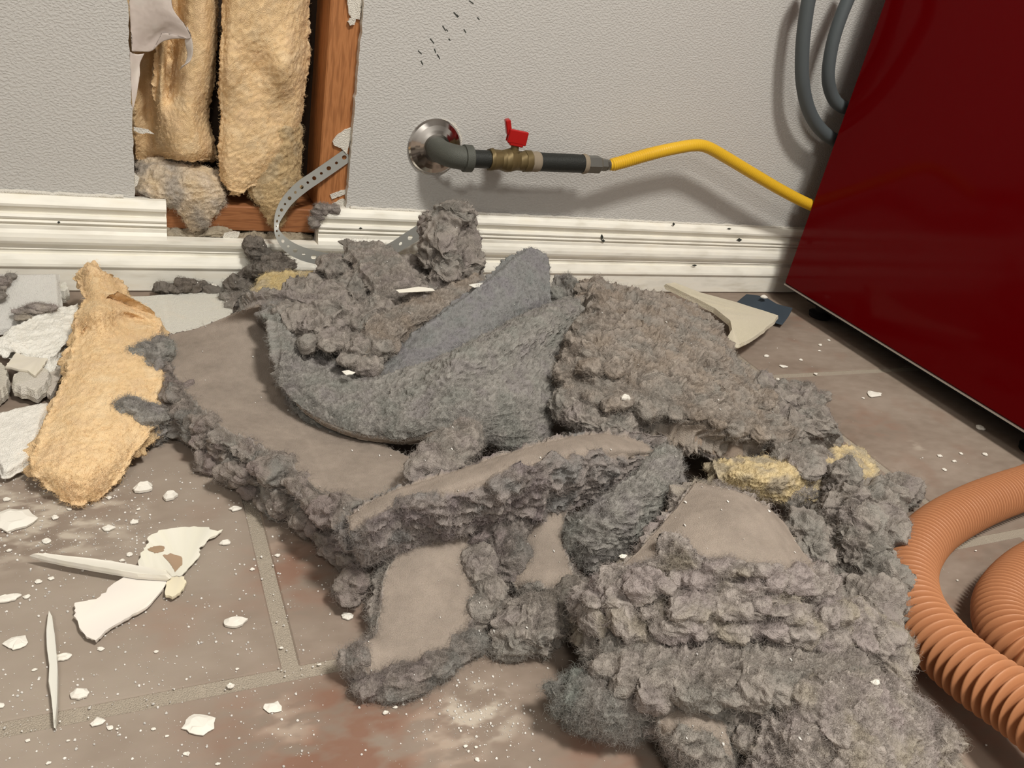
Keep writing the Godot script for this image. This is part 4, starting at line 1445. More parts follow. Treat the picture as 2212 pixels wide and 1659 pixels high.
func build_drywall_debris():
	gypsum("drywall_sheet", "flat off-white drywall sheet lying along the foot of the baseboard", [
		[205, 634, 0.013, 300, 637, 0.013, 410, 630, 0.013, 560, 628, 0.013, 640, 632, 0.013], [160, 700, 0.013, 300, 690, 0.013, 420, 680, 0.013, 560, 672, 0.013, 640, 670, 0.013],
		[130, 760, 0.013, 300, 745, 0.013, 420, 735, 0.013, 560, 720, 0.013, 640, 715, 0.013]],
		{"seed": 31, "amp": 0.0008, "top_amp": 0.0003, "edge": 0.002, "pal": [Color(0.62, 0.60, 0.54), Color(0.72, 0.70, 0.63), Color(0.68, 0.66, 0.6), Color(0.7, 0.66, 0.58)]})
	gypsum("drywall_piece", "grey-painted drywall piece tilted against the baseboard at the far left", [
		[-60, 588, 0.058, 40, 590, 0.058, 125, 589, 0.058], [-60, 640, 0.040, 40, 640, 0.040, 129, 632, 0.042], [-60, 720, 0.016, 40, 710, 0.018, 133, 684, 0.024]],
		{"seed": 32, "amp": 0.0012, "top_amp": 0.0003, "edge": 0.003, "thick": 0.010, "pal": [Color(0.55, 0.535, 0.50), Color(0.61, 0.595, 0.56), Color(0.58, 0.56, 0.53), Color(0.6, 0.58, 0.55)]})
	gypsum("drywall_chunk", "crumbled white gypsum chunk, broken face up, left of the yellow fibreglass", [
		[-20, 745, 0.030, 50, 695, 0.032, 110, 668, 0.034, 178, 652, 0.036], [20, 760, 0.028, 70, 735, 0.030, 120, 710, 0.032, 178, 690, 0.034], [40, 765, 0.022, 75, 775, 0.022, 110, 785, 0.022, 140, 745, 0.026]],
		{"seed": 33, "amp": 0.0042, "top_amp": 0.0034, "edge": 0.008, "step": 0.0015, "pal": [Color(0.62, 0.59, 0.52), Color(0.84, 0.82, 0.76), Color(0.78, 0.75, 0.68), Color(0.76, 0.73, 0.66)]})
	scrap("drywall_paper", "folded cream paper corner hanging below the crumbled gypsum chunk", "paper", [[36, 766], [58, 776], [104, 780], [92, 800], [76, 818], [60, 806], [12, 797], [24, 782]], 0.022, 0.0035, Color(0.70, 0.65, 0.56))
	scrap("drywall_chunk", "angular grey-cream gypsum lump between the two white chunks at left", "drywall", [[28, 838], [50, 812], [72, 806], [112, 822], [108, 845], [84, 872], [52, 862], [30, 856]], 0.008, 0.014, Color(0.60, 0.56, 0.50), 0.002, "", 0.2)
	scrap("drywall_chunk", "small gypsum lump in the shadow at the left picture edge above the large white slab", "drywall", [[-20, 800], [8, 806], [22, 830], [20, 862], [-4, 880], [-30, 860]], 0.004, 0.016, Color(0.56, 0.52, 0.46), 0.002, "", 0.2)
	gypsum("drywall_chunk", "large white gypsum slab with a pointed corner at the left picture edge", [
		[-60, 900, 0.026, 0, 888, 0.028, 50, 876, 0.030, 104, 868, 0.030], [-60, 950, 0.020, 0, 945, 0.022, 40, 938, 0.024, 88, 925, 0.026], [-60, 990, 0.016, -5, 1000, 0.016, 18, 1022, 0.014, 62, 985, 0.018]],
		{"seed": 34, "amp": 0.0022, "top_amp": 0.0014, "edge": 0.006, "step": 0.0018, "thick": 0.012})
	scrap("drywall_chunk", "thin gypsum flake leaning under the yellow fibreglass near the white slab", "drywall", [[104, 800], [140, 770], [150, 800], [110, 870], [92, 850]], 0.005, 0.008, Color(0.52, 0.47, 0.42), 0.002)
	scrap("drywall_chunk", "small pale gypsum bit standing between the painted piece and the yellow fibreglass", "drywall", [[128, 652], [134, 634], [144, 630], [152, 648], [140, 655]], 0.012, 0.016, Color(0.74, 0.72, 0.66), 0.001, "", 0.25)
	scrap("drywall_strip", "long cream drywall strip lying behind the heap near the red appliance", "drywall", [[1432, 622], [1452, 619], [1505, 640], [1592, 664], [1680, 692], [1672, 704], [1648, 724], [1612, 748], [1596, 756], [1580, 757], [1562, 748], [1578, 724], [1574, 704], [1540, 676], [1500, 655]], 0.028, 0.010, Color(0.66, 0.60, 0.48), 0.0012)
	var d := slab([[1612, 634, 0.016, 1650, 640, 0.030, 1680, 656, 0.018, 1712, 664, 0.020], [1590, 652, 0.010, 1640, 658, 0.022, 1668, 670, 0.014, 1704, 680, 0.016], [1570, 664, 0.006, 1620, 676, 0.014, 1655, 690, 0.010, 1690, 700, 0.010]], {"thick": 0.003, "amp": 0.0005, "top_amp": 0.0005, "edge": 0.003, "step": 0.002, "seed": 36})
	var at := middle(d)
	var rag := put("rag", cut(d, d.wool, at), M["blue_rag"])
	rag.position = at
	tag(rag, "crumpled dark blue-grey rag on the floor behind the cream strip", "rag")
	# torn drywall paper in the left foreground
	var paper := scrap("drywall_paper", "upper piece of torn white drywall paper with brown patches under the wood splinter", "paper", [[322, 1162], [350, 1148], [400, 1142], [446, 1142], [466, 1152], [482, 1147], [468, 1160], [452, 1165], [444, 1178], [432, 1184], [430, 1204], [412, 1226], [388, 1250], [352, 1246], [296, 1234], [303, 1202], [318, 1180]], 0.004, 0.0022, Color(0.76, 0.73, 0.64), 0.0012, "", 0.0)
	for q in [[[318, 1186], [336, 1180], [356, 1181], [352, 1192], [334, 1196]], [[352, 1200], [372, 1196], [394, 1206], [392, 1222], [378, 1236], [370, 1220]]]:
		var patch := scrap("torn_patch", "brown bare patch", "stain", q, 0.0063, 0.0004, Color(0.36, 0.25, 0.17), 0.001, "", 0.0)
		remove_child(patch)
		paper.add_child(patch, true)
		patch.position -= paper.position
		patch.remove_meta("category")
	scrap("drywall_paper", "lower piece of torn pinkish-white drywall paper in the left foreground", "paper", [[164, 1310], [190, 1306], [216, 1298], [246, 1268], [278, 1250], [330, 1250], [362, 1254], [352, 1278], [316, 1318], [270, 1346], [232, 1368], [208, 1390], [184, 1380], [172, 1358], [160, 1338]], 0.003, 0.0040, Color(0.80, 0.74, 0.69), 0.0014, "", 0.0)
	scrap("drywall_paper", "small yellowish flake at the splinter's right end", "paper", [[356, 1290], [362, 1262], [372, 1252], [398, 1252], [403, 1264], [392, 1284], [372, 1296]], 0.004, 0.0035, Color(0.74, 0.67, 0.52), 0.001)
	scrap("wood_splinter", "long whitish wood splinter lying across the torn paper", "splinter", [[64, 1206], [90, 1205], [160, 1213], [240, 1222], [300, 1232], [366, 1242], [372, 1252], [366, 1256], [300, 1252], [220, 1238], [140, 1224], [86, 1212]], 0.008, 0.006, Color(0.74, 0.70, 0.63), 0.0004, "", 0.25)
	scrap("wood_splinter", "whitish wood splinter pointing toward the camera at lower left", "splinter", [[107, 1326], [114, 1338], [120, 1380], [124, 1420], [127, 1470], [126, 1530], [122, 1582], [117, 1578], [113, 1520], [106, 1490], [108, 1450], [102, 1410], [101, 1370], [104, 1340]], 0.001, 0.007, Color(0.70, 0.68, 0.63), 0.0005, "", 0.25)

# ---------- the heap ----------
func build_heap():
	# yellow fibreglass batt on the left
	var d := slab([
		[160, 606, 0.050, 186, 568, 0.082, 222, 588, 0.072, 262, 604, 0.050],
		[180, 640, 0.056, 206, 632, 0.074, 244, 636, 0.068, 284, 650, 0.048],
		[160, 688, 0.062, 210, 672, 0.088, 262, 668, 0.070, 336, 684, 0.046],
		[158, 716, 0.056, 222, 716, 0.070, 284, 690, 0.054, 350, 716, 0.048],
		[142, 780, 0.050, 210, 775, 0.062, 285, 765, 0.060, 358, 768, 0.046],
		[108, 866, 0.042, 185, 866, 0.054, 270, 862, 0.052, 356, 850, 0.040],
		[76, 946, 0.034, 160, 950, 0.046, 245, 945, 0.044, 340, 916, 0.032],
		[52, 1004, 0.026, 140, 1015, 0.036, 215, 1010, 0.034, 306, 970, 0.024],
		[92, 1044, 0.016, 150, 1055, 0.022, 200, 1052, 0.021, 266, 1022, 0.014],
		[150, 1088, 0.004, 172, 1094, 0.004, 192, 1090, 0.004, 226, 1068, 0.004]],
		{"thick": 0.020, "amp": 0.0075, "top_amp": 0.0026, "edge": 0.016, "step": 0.0017, "pal": YELLOW, "seed": 40})
	felt_piece("fibreglass_batt", "long yellow fibreglass batt lying on broken drywall at the left of the heap", "insulation", d, 6000, 0.007, "", "fibre_body")
	# 1: the big tan sheet that curls over at the back
	d = slab([
		[430, 712, 0.050, 470, 690, 0.066, 520, 668, 0.088, 575, 658, 0.100, 640, 668, 0.098],
		[352, 728, 0.040, 430, 722, 0.050, 500, 706, 0.062, 560, 698, 0.066, 640, 720, 0.050],
		[350, 768, 0.042, 430, 772, 0.048, 510, 770, 0.050, 580, 780, 0.046, 680, 800, 0.046],
		[392, 845, 0.046, 460, 845, 0.046, 540, 842, 0.042, 630, 860, 0.042, 740, 880, 0.046],
		[452, 905, 0.052, 530, 905, 0.048, 620, 915, 0.048, 720, 935, 0.050, 840, 960, 0.054],
		[560, 968, 0.060, 640, 965, 0.056, 720, 970, 0.056, 810, 985, 0.060, 920, 1000, 0.066],
		[652, 1028, 0.066, 710, 1030, 0.064, 770, 1030, 0.064, 840, 1035, 0.068, 940, 1040, 0.072],
		[716, 1092, 0.070, 750, 1095, 0.070, 800, 1085, 0.070, 860, 1080, 0.072, 960, 1080, 0.074]],
		{"thick": 0.022, "amp": 0.0085, "top_amp": 0.0010, "edge": 0.007, "face": 1.0, "step": 0.0017, "seed": 41})
	var root := felt_piece("felt_batt", "broad flat sheet of grey insulation, smooth tan side up, at the heap's left", "insulation batt", d, 9000)
	# its upper layer, folded over with the grey fleece outward
	var e := slab([
		[560, 664, 0.098, 610, 656, 0.100, 690, 672, 0.088, 790, 740, 0.074, 890, 780, 0.072, 1000, 748, 0.084, 1100, 700, 0.094, 1185, 660, 0.100, 1240, 645, 0.100],
		[592, 676, 0.104, 640, 700, 0.090, 710, 780, 0.074, 800, 835, 0.074, 900, 822, 0.096, 1000, 768, 0.128, 1100, 715, 0.142, 1185, 675, 0.142, 1252, 662, 0.124],
		[602, 740, 0.096, 650, 800, 0.075, 720, 852, 0.070, 800, 880, 0.074, 890, 878, 0.088, 990, 840, 0.106, 1085, 805, 0.116, 1160, 770, 0.114, 1222, 750, 0.102],
		[603, 800, 0.080, 650, 862, 0.068, 720, 905, 0.066, 800, 925, 0.070, 890, 920, 0.082, 985, 890, 0.096, 1075, 880, 0.100, 1150, 870, 0.096, 1200, 870, 0.085],
		[614, 838, 0.070, 660, 888, 0.064, 730, 925, 0.064, 810, 945, 0.064, 885, 950, 0.068, 950, 938, 0.078, 1030, 925, 0.084, 1110, 930, 0.082, 1190, 925, 0.076],
		[620, 850, 0.060, 668, 900, 0.056, 735, 936, 0.056, 812, 955, 0.056, 885, 960, 0.058, 950, 948, 0.066, 1050, 955, 0.068, 1115, 968, 0.066, 1190, 958, 0.062]],
		{"thick": 0.014, "amp": 0.0065, "top_amp": 0.0060, "edge": 0.006, "step": 0.0016, "pal": BLUE, "seed": 42, "lip": 0.74, "tan": Color(0.30, 0.25, 0.205)})
	put("folded_layer", cut(e, e.wool, root.position), M["wool"], root, "grey-green fleecy layer folded over the tan sheet")
	put("folded_edge", cut(e, e.face, root.position), M["felt"], root, "tan felt edge of the folded layer")
	hairs(e, 26000, 0.008, root.position, root, "fold_fibres")
	# ragged wool hanging under the sheet's left edge
	var ln := chain([[335, 790, 0.040], [360, 830, 0.036], [395, 880, 0.036], [430, 912, 0.036], [480, 940, 0.040], [560, 985, 0.046], [640, 1040, 0.054], [700, 1092, 0.058], [745, 1120, 0.064]], 34, 0.0125, 7.0)
	ln.append_array(chain([[345, 830, 0.024], [400, 900, 0.018], [440, 945, 0.024], [520, 1005, 0.026], [600, 1062, 0.028], [660, 1110, 0.028], [720, 1150, 0.030]], 34, 0.0130, 10.0))
	ln.append_array(chain([[440, 975, 0.010], [480, 1010, 0.010], [560, 1065, 0.010], [640, 1120, 0.010], [720, 1175, 0.012], [765, 1205, 0.030], [762, 1290, 0.014]], 26, 0.0105, 9.0))
	d = wad(ln,
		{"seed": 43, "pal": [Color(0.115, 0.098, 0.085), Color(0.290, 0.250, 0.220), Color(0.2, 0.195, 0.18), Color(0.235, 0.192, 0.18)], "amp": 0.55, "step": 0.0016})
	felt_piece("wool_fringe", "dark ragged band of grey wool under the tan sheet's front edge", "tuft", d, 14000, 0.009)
	d = wad([[290, 768, 0.052, 0.012, 0.008, 0.010], [312, 762, 0.050, 0.016, 0.011, 0.014], [338, 765, 0.048, 0.018, 0.012, 0.016], [330, 800, 0.040, 0.014, 0.014, 0.016], [350, 745, 0.046, 0.012, 0.008, 0.010]], {"seed": 44, "pal": BLUE, "step": 0.0015})
	felt_piece("wool_tuft", "grey wool tuft reaching over the yellow batt at the tan sheet's corner", "tuft", d, 2500, 0.009)
	d = wad([[262, 886, 0.048, 0.010, 0.006, 0.008], [285, 884, 0.046, 0.016, 0.010, 0.012], [310, 895, 0.040, 0.018, 0.012, 0.014], [325, 915, 0.024, 0.014, 0.014, 0.014], [335, 935, 0.012, 0.010, 0.010, 0.012]], {"seed": 45, "pal": BLUE, "step": 0.0015})
	felt_piece("wool_tuft", "small bluish-grey wool tuft lying on the yellow batt's right side, halfway down", "tuft", d, 2500, 0.009)
	# 2: smooth blue-grey tongue standing behind the fold
	d = slab([
		[770, 800, 0.066, 860, 735, 0.095, 950, 675, 0.125, 1040, 612, 0.152, 1100, 562, 0.168, 1148, 530, 0.176],
		[790, 830, 0.070, 885, 770, 0.092, 980, 710, 0.116, 1070, 645, 0.140, 1135, 598, 0.155, 1186, 556, 0.166],
		[810, 855, 0.070, 910, 800, 0.085, 1010, 745, 0.102, 1095, 690, 0.120, 1155, 655, 0.130, 1192, 638, 0.132],
		[830, 875, 0.060, 930, 825, 0.070, 1030, 775, 0.080, 1110, 725, 0.092, 1165, 700, 0.098, 1200, 690, 0.098]],
		{"thick": 0.020, "amp": 0.0050, "top_amp": 0.0030, "edge": 0.005, "step": 0.0017, "pal": [Color(0.155, 0.151, 0.146), Color(0.266, 0.261, 0.255), Color(0.208, 0.214, 0.206), Color(0.222, 0.209, 0.218)], "seed": 46})
	felt_piece("felt_batt", "smooth bluish-grey felt tongue rising to a peak before the baseboard", "insulation batt", d, 7000, 0.006)
	# 3: torn clump behind left
	ln = [[668, 650, 0.066, 0.030, 0.026, 0.034], [712, 632, 0.066, 0.030, 0.028, 0.032], [760, 622, 0.068, 0.030, 0.030, 0.030], [725, 680, 0.076, 0.040, 0.026, 0.036], [800, 650, 0.076, 0.036, 0.028, 0.032], [745, 735, 0.084, 0.030, 0.016, 0.026], [800, 725, 0.086, 0.028, 0.018, 0.024], [850, 610, 0.078, 0.032, 0.028, 0.028], [900, 640, 0.090, 0.030, 0.018, 0.022], [925, 600, 0.080, 0.032, 0.026, 0.028], [985, 610, 0.095, 0.026, 0.018, 0.022]]
	ln.append_array(chain([[625, 655, 0.088], [690, 640, 0.094], [760, 625, 0.098], [830, 600, 0.104], [900, 590, 0.108]], 22, 0.0140, 16.0))
	ln.append_array(chain([[620, 690, 0.094], [690, 690, 0.104], [760, 690, 0.104], [820, 680, 0.104], [870, 640, 0.108]], 22, 0.0140, 16.0))
	ln.append_array(chain([[650, 730, 0.092], [720, 740, 0.100], [780, 750, 0.100], [830, 735, 0.102]], 16, 0.0130, 14.0))
	ln.append_array(chain([[700, 560, 0.106], [720, 590, 0.100], [800, 580, 0.110], [880, 560, 0.116], [930, 575, 0.110], [1010, 580, 0.110]], 18, 0.0120, 14.0))
	ln.append_array(chain([[740, 770, 0.096], [790, 785, 0.090], [810, 790, 0.088]], 8, 0.0100, 8.0))
	d = wad(ln, {"seed": 47, "amp": 0.5, "step": 0.0018})
	felt_piece("wool_clump", "high mound of torn grey-brown wool at the back left of the heap", "wool clump", d, 26000, 0.010)
	d = slab([
		[742, 516, 0.128, 790, 522, 0.132, 842, 532, 0.136],
		[770, 566, 0.124, 830, 570, 0.132, 900, 600, 0.134],
		[800, 620, 0.116, 850, 625, 0.122, 925, 645, 0.124],
		[790, 668, 0.108, 835, 650, 0.112, 880, 645, 0.114]],
		{"thick": 0.010, "amp": 0.0060, "top_amp": 0.0050, "edge": 0.009, "step": 0.0016, "seed": 48})
	felt_piece("wool_flap", "torn grey wool flap standing upright before the baseboard, beside the strap", "wool clump", d, 4500, 0.009)
	d = slab([
		[790, 690, 0.115, 860, 662, 0.120, 930, 632, 0.124, 1035, 596, 0.130],
		[780, 725, 0.110, 860, 695, 0.118, 940, 660, 0.122, 1045, 615, 0.126],
		[790, 770, 0.098, 850, 735, 0.106, 930, 692, 0.110, 1040, 640, 0.112]],
		{"thick": 0.016, "amp": 0.0075, "top_amp": 0.0060, "edge": 0.009, "step": 0.0016, "pal": BROWN, "seed": 49})
	felt_piece("wool_flap", "long torn brownish slab leaning over the bluish tongue, paper slivers on top", "wool clump", d, 5500, 0.010)
	d = wad([[968, 500, 0.165, 0.030, 0.034, 0.026], [985, 480, 0.175, 0.022, 0.022, 0.020], [945, 490, 0.165, 0.016, 0.024, 0.016], [950, 540, 0.148, 0.022, 0.030, 0.020], [990, 545, 0.140, 0.026, 0.032, 0.022], [1010, 585, 0.120, 0.022, 0.030, 0.022], [960, 590, 0.125, 0.018, 0.026, 0.018]],
		{"seed": 50, "step": 0.0016, "amp": 0.5})
	felt_piece("wool_tuft", "tall upright tuft of grey wool against the baseboard under the pipe", "tuft", d, 6500, 0.012)
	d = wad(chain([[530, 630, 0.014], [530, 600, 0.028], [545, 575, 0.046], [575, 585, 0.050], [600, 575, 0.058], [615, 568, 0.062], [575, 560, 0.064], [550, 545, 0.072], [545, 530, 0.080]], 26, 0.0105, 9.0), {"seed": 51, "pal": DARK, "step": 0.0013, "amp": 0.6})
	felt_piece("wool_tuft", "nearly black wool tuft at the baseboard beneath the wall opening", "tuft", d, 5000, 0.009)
	d = slab([[572, 590, 0.066, 604, 588, 0.068, 650, 588, 0.072, 705, 585, 0.076], [556, 618, 0.066, 598, 615, 0.070, 650, 608, 0.076, 702, 604, 0.080], [532, 656, 0.062, 568, 655, 0.066, 606, 646, 0.068, 655, 630, 0.072]], {"thick": 0.010, "amp": 0.0045, "top_amp": 0.0030, "edge": 0.008, "pal": STRAW, "seed": 52, "step": 0.0018})
	felt_piece("fibreglass_scrap", "pale yellow fibreglass scrap behind the curled tan sheet, below the strap", "insulation", d, 2500, 0.008, "", "fibre_body")
	d = wad(chain([[352, 625, 0.012], [385, 622, 0.018], [410, 618, 0.022], [440, 624, 0.014], [456, 627, 0.012]], 14, 0.0090, 4.0), {"seed": 53, "pal": DARK, "step": 0.0013, "amp": 0.6})
	felt_piece("wool_tuft", "low grey wool strip between the flat drywall sheet and the baseboard", "tuft", d, 1200, 0.007)
	d = wad([[496, 642, 0.016, 0.014, 0.006, 0.010], [514, 648, 0.015, 0.014, 0.007, 0.012], [505, 656, 0.015, 0.014, 0.006, 0.012]], {"seed": 54, "pal": GREY, "step": 0.0016})
	felt_piece("wool_tuft", "wispy grey wool bits on the flat drywall sheet", "tuft", d, 1000, 0.007)
	d = wad([[66, 672, 0.036, 0.018, 0.003, 0.010], [92, 664, 0.040, 0.016, 0.003, 0.010], [50, 686, 0.032, 0.010, 0.003, 0.008]], {"seed": 55, "pal": PALE, "step": 0.0014, "amp": 0.3})
	felt_piece("wool_tuft", "grey wool smear on the tilted painted drywall piece", "tuft", d, 800, 0.006)
	d = wad(chain([[-12, 650, 0.044], [0, 625, 0.050], [-4, 605, 0.056], [20, 600, 0.058], [34, 596, 0.058]], 9, 0.0055, 4.0), {"seed": 75, "pal": GREY, "step": 0.0011, "amp": 0.6})
	felt_piece("wool_tuft", "grey wool bit on the painted drywall at the left picture edge", "tuft", d, 500, 0.006)
	d = wad([[1220, 620, 0.075, 0.020, 0.018, 0.014], [1240, 640, 0.075, 0.016, 0.018, 0.014], [1205, 640, 0.085, 0.014, 0.014, 0.012]], {"seed": 56, "pal": BLUE, "step": 0.0018})
	felt_piece("wool_tuft", "grey wool lump between the bluish tongue and the brown batt, by the baseboard", "tuft", d, 1500, 0.008)
	# 4: the big brown-grey batt on the right
	d = slab([
		[1288, 592, 0.118, 1330, 622, 0.108, 1390, 628, 0.108, 1450, 645, 0.100, 1535, 692, 0.085, 1572, 760, 0.064],
		[1262, 660, 0.122, 1320, 680, 0.128, 1390, 690, 0.130, 1460, 710, 0.122, 1545, 750, 0.104, 1610, 815, 0.070],
		[1222, 740, 0.122, 1290, 755, 0.134, 1375, 768, 0.136, 1460, 785, 0.130, 1560, 830, 0.106, 1670, 880, 0.070],
		[1202, 800, 0.110, 1270, 820, 0.122, 1360, 840, 0.126, 1450, 860, 0.120, 1570, 900, 0.098, 1720, 935, 0.062],
		[1205, 850, 0.094, 1270, 865, 0.104, 1350, 895, 0.110, 1440, 915, 0.104, 1560, 950, 0.086, 1690, 975, 0.058]],
		{"thick": 0.030, "amp": 0.0120, "top_amp": 0.0115, "edge": 0.016, "step": 0.0017, "pal": BROWN, "seed": 57})
	felt_piece("wool_batt", "large brownish-grey fleecy batt lying at the back right of the heap", "insulation batt", d, 30000, 0.010)
	ln = chain([[1290, 640, 0.130], [1320, 690, 0.140], [1260, 740, 0.136], [1330, 800, 0.140]], 14, 0.0110, 22.0)
	ln.append_array(chain([[1210, 790, 0.120], [1250, 845, 0.118], [1330, 868, 0.124], [1420, 880, 0.122], [1520, 902, 0.112], [1600, 925, 0.096], [1680, 960, 0.074]], 30, 0.0100, 9.0))
	ln.append_array(chain([[1420, 700, 0.130], [1500, 760, 0.118], [1590, 830, 0.096], [1660, 880, 0.080]], 14, 0.0100, 18.0))
	d = wad(ln, {"seed": 78, "amp": 0.46, "pal": BROWN, "step": 0.0016})
	felt_piece("wool_fringe", "torn wool twists along the front edge and back of the brownish batt", "tuft", d, 12000, 0.010)
	# its smooth underside, seen along the lifted front edge
	d = slab([
		[1360, 895, 0.102, 1450, 912, 0.100, 1540, 930, 0.088, 1650, 955, 0.066],
		[1372, 915, 0.092, 1450, 935, 0.088, 1540, 962, 0.076, 1648, 984, 0.054],
		[1385, 934, 0.080, 1455, 952, 0.076, 1550, 992, 0.062, 1640, 1000, 0.046]],
		{"thick": 0.006, "amp": 0.002, "top_amp": 0.0006, "edge": 0.004, "face": 1.0, "step": 0.0018, "seed": 58, "tan": Color(0.30, 0.235, 0.185)})
	felt_piece("felt_strip", "smooth tan edge strip under the front of the brownish batt", "insulation batt", d, 1200, 0.007)
	d = wad([[1630, 850, 0.040, 0.030, 0.026, 0.026], [1690, 870, 0.036, 0.030, 0.024, 0.026], [1740, 880, 0.030, 0.026, 0.022, 0.024], [1755, 925, 0.030, 0.030, 0.022, 0.026], [1700, 925, 0.040, 0.030, 0.022, 0.026], [1770, 860, 0.020, 0.018, 0.008, 0.012], [1730, 840, 0.012, 0.026, 0.008, 0.012], [1790, 945, 0.016, 0.016, 0.012, 0.016]], {"seed": 59, "step": 0.0018})
	felt_piece("wool_clump", "small grey wool clump at the right foot of the brownish batt", "wool clump", d, 5500, 0.010)
	# 6: rolled batt in the middle
	d = slab([
		[742, 1118, 0.082, 800, 1078, 0.092, 870, 1045, 0.098, 980, 1010, 0.108, 1095, 972, 0.118, 1205, 940, 0.122, 1305, 930, 0.114, 1395, 955, 0.098],
		[746, 1142, 0.084, 810, 1100, 0.098, 885, 1075, 0.104, 995, 1040, 0.116, 1110, 1005, 0.128, 1220, 975, 0.132, 1325, 965, 0.124, 1420, 975, 0.100],
		[752, 1172, 0.070, 815, 1140, 0.086, 895, 1110, 0.092, 1005, 1078, 0.102, 1120, 1048, 0.112, 1225, 1020, 0.116, 1330, 1000, 0.108, 1422, 985, 0.092],
		[764, 1200, 0.048, 825, 1178, 0.062, 900, 1150, 0.068, 1005, 1120, 0.076, 1110, 1105, 0.078, 1215, 1072, 0.088, 1320, 1045, 0.086, 1418, 1000, 0.082],
		[785, 1218, 0.030, 835, 1208, 0.040, 900, 1185, 0.046, 1000, 1150, 0.056, 1095, 1160, 0.050, 1195, 1110, 0.062, 1300, 1080, 0.066, 1405, 1015, 0.072]],
		{"thick": 0.022, "amp": 0.0100, "top_amp": 0.0012, "edge": 0.010, "face": 0.34, "step": 0.0016, "seed": 60, "pal": [Color(0.142, 0.121, 0.109), Color(0.288, 0.252, 0.232), Color(0.222, 0.184, 0.185), Color(0.213, 0.211, 0.204)]})
	felt_piece("felt_batt", "rolled batt across the middle, tan on top with thick fleecy front", "insulation batt", d, 16000, 0.010)
	d = wad([[930, 1010, 0.096, 0.022, 0.016, 0.018], [970, 975, 0.100, 0.022, 0.016, 0.020], [1000, 945, 0.098, 0.018, 0.014, 0.018]], {"seed": 61, "step": 0.0017})
	felt_piece("wool_tuft", "torn grey wool tuft pinched between the folded layer and the tan sheet", "tuft", d, 2500, 0.009)
	d = wad([[1230, 880, 0.100, 0.022, 0.020, 0.022], [1270, 905, 0.100, 0.026, 0.018, 0.020], [1330, 920, 0.100, 0.024, 0.014, 0.018]], {"seed": 82, "step": 0.0017})
	felt_piece("wool_fringe", "torn grey wool where the brownish batt meets the rolled batt", "tuft", d, 3000, 0.009)
	# 9: fleecy triangle
	d = slab([
		[1428, 962, 0.108, 1455, 966, 0.108, 1480, 985, 0.104],
		[1345, 1050, 0.102, 1405, 1040, 0.110, 1474, 1045, 0.098],
		[1258, 1110, 0.080, 1340, 1105, 0.094, 1424, 1120, 0.078],
		[1210, 1160, 0.056, 1290, 1170, 0.068, 1362, 1188, 0.052],
		[1232, 1212, 0.030, 1275, 1240, 0.032, 1318, 1228, 0.030]],
		{"thick": 0.018, "amp": 0.0075, "top_amp": 0.0065, "edge": 0.009, "step": 0.0016, "pal": BLUE, "seed": 62})
	felt_piece("wool_flap", "triangular grey fleecy flap between the rolled batt and the big front batt", "wool clump", d, 7500, 0.010)
	# 8: small tan arch
	d = slab([
		[1138, 1085, 0.070, 1182, 1080, 0.078, 1226, 1092, 0.070],
		[1118, 1170, 0.046, 1172, 1165, 0.056, 1228, 1175, 0.052],
		[1100, 1250, 0.034, 1168, 1245, 0.046, 1250, 1250, 0.044],
		[1128, 1290, 0.020, 1182, 1300, 0.026, 1270, 1298, 0.026]],
		{"thick": 0.018, "amp": 0.0070, "top_amp": 0.0010, "edge": 0.008, "face": 0.82, "step": 0.0016, "seed": 63})
	felt_piece("felt_batt", "small tan felt tongue sloping down in the shadow below the rolled batt", "insulation batt", d, 3500)
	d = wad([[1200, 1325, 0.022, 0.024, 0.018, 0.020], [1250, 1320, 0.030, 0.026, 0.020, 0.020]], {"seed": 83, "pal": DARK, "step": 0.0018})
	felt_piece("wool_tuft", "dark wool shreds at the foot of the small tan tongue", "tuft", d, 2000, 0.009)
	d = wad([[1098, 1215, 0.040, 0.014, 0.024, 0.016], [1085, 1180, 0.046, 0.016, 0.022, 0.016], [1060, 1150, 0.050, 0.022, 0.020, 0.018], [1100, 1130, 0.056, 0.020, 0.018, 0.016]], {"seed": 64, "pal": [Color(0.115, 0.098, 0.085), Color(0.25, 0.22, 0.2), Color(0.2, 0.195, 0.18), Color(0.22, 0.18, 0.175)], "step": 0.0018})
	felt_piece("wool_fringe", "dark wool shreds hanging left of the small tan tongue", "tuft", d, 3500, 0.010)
	# 7: tan flap on the floor
	d = slab([
		[862, 1185, 0.052, 930, 1160, 0.056, 1005, 1140, 0.056],
		[826, 1238, 0.040, 920, 1225, 0.048, 1040, 1205, 0.042],
		[812, 1310, 0.028, 920, 1300, 0.034, 1068, 1280, 0.032],
		[800, 1370, 0.026, 915, 1358, 0.026, 1025, 1345, 0.026],
		[758, 1405, 0.034, 900, 1410, 0.022, 1010, 1378, 0.020],
		[790, 1476, 0.014, 850, 1455, 0.015, 940, 1422, 0.014]],
		{"thick": 0.016, "amp": 0.0065, "top_amp": 0.0010, "edge": 0.008, "face": 1.0, "step": 0.0016, "seed": 65})
	felt_piece("felt_batt", "tan felt flap spread on the tiles at the front, white crumbs on it", "insulation batt", d, 6000)
	d = wad([[1030, 1220, 0.044, 0.014, 0.010, 0.018], [1055, 1270, 0.034, 0.012, 0.010, 0.020], [1040, 1310, 0.028, 0.012, 0.010, 0.014]], {"seed": 84, "step": 0.0016})
	felt_piece("wool_fringe", "grey wool fringe down the right edge of the tan floor flap", "tuft", d, 1800, 0.008)
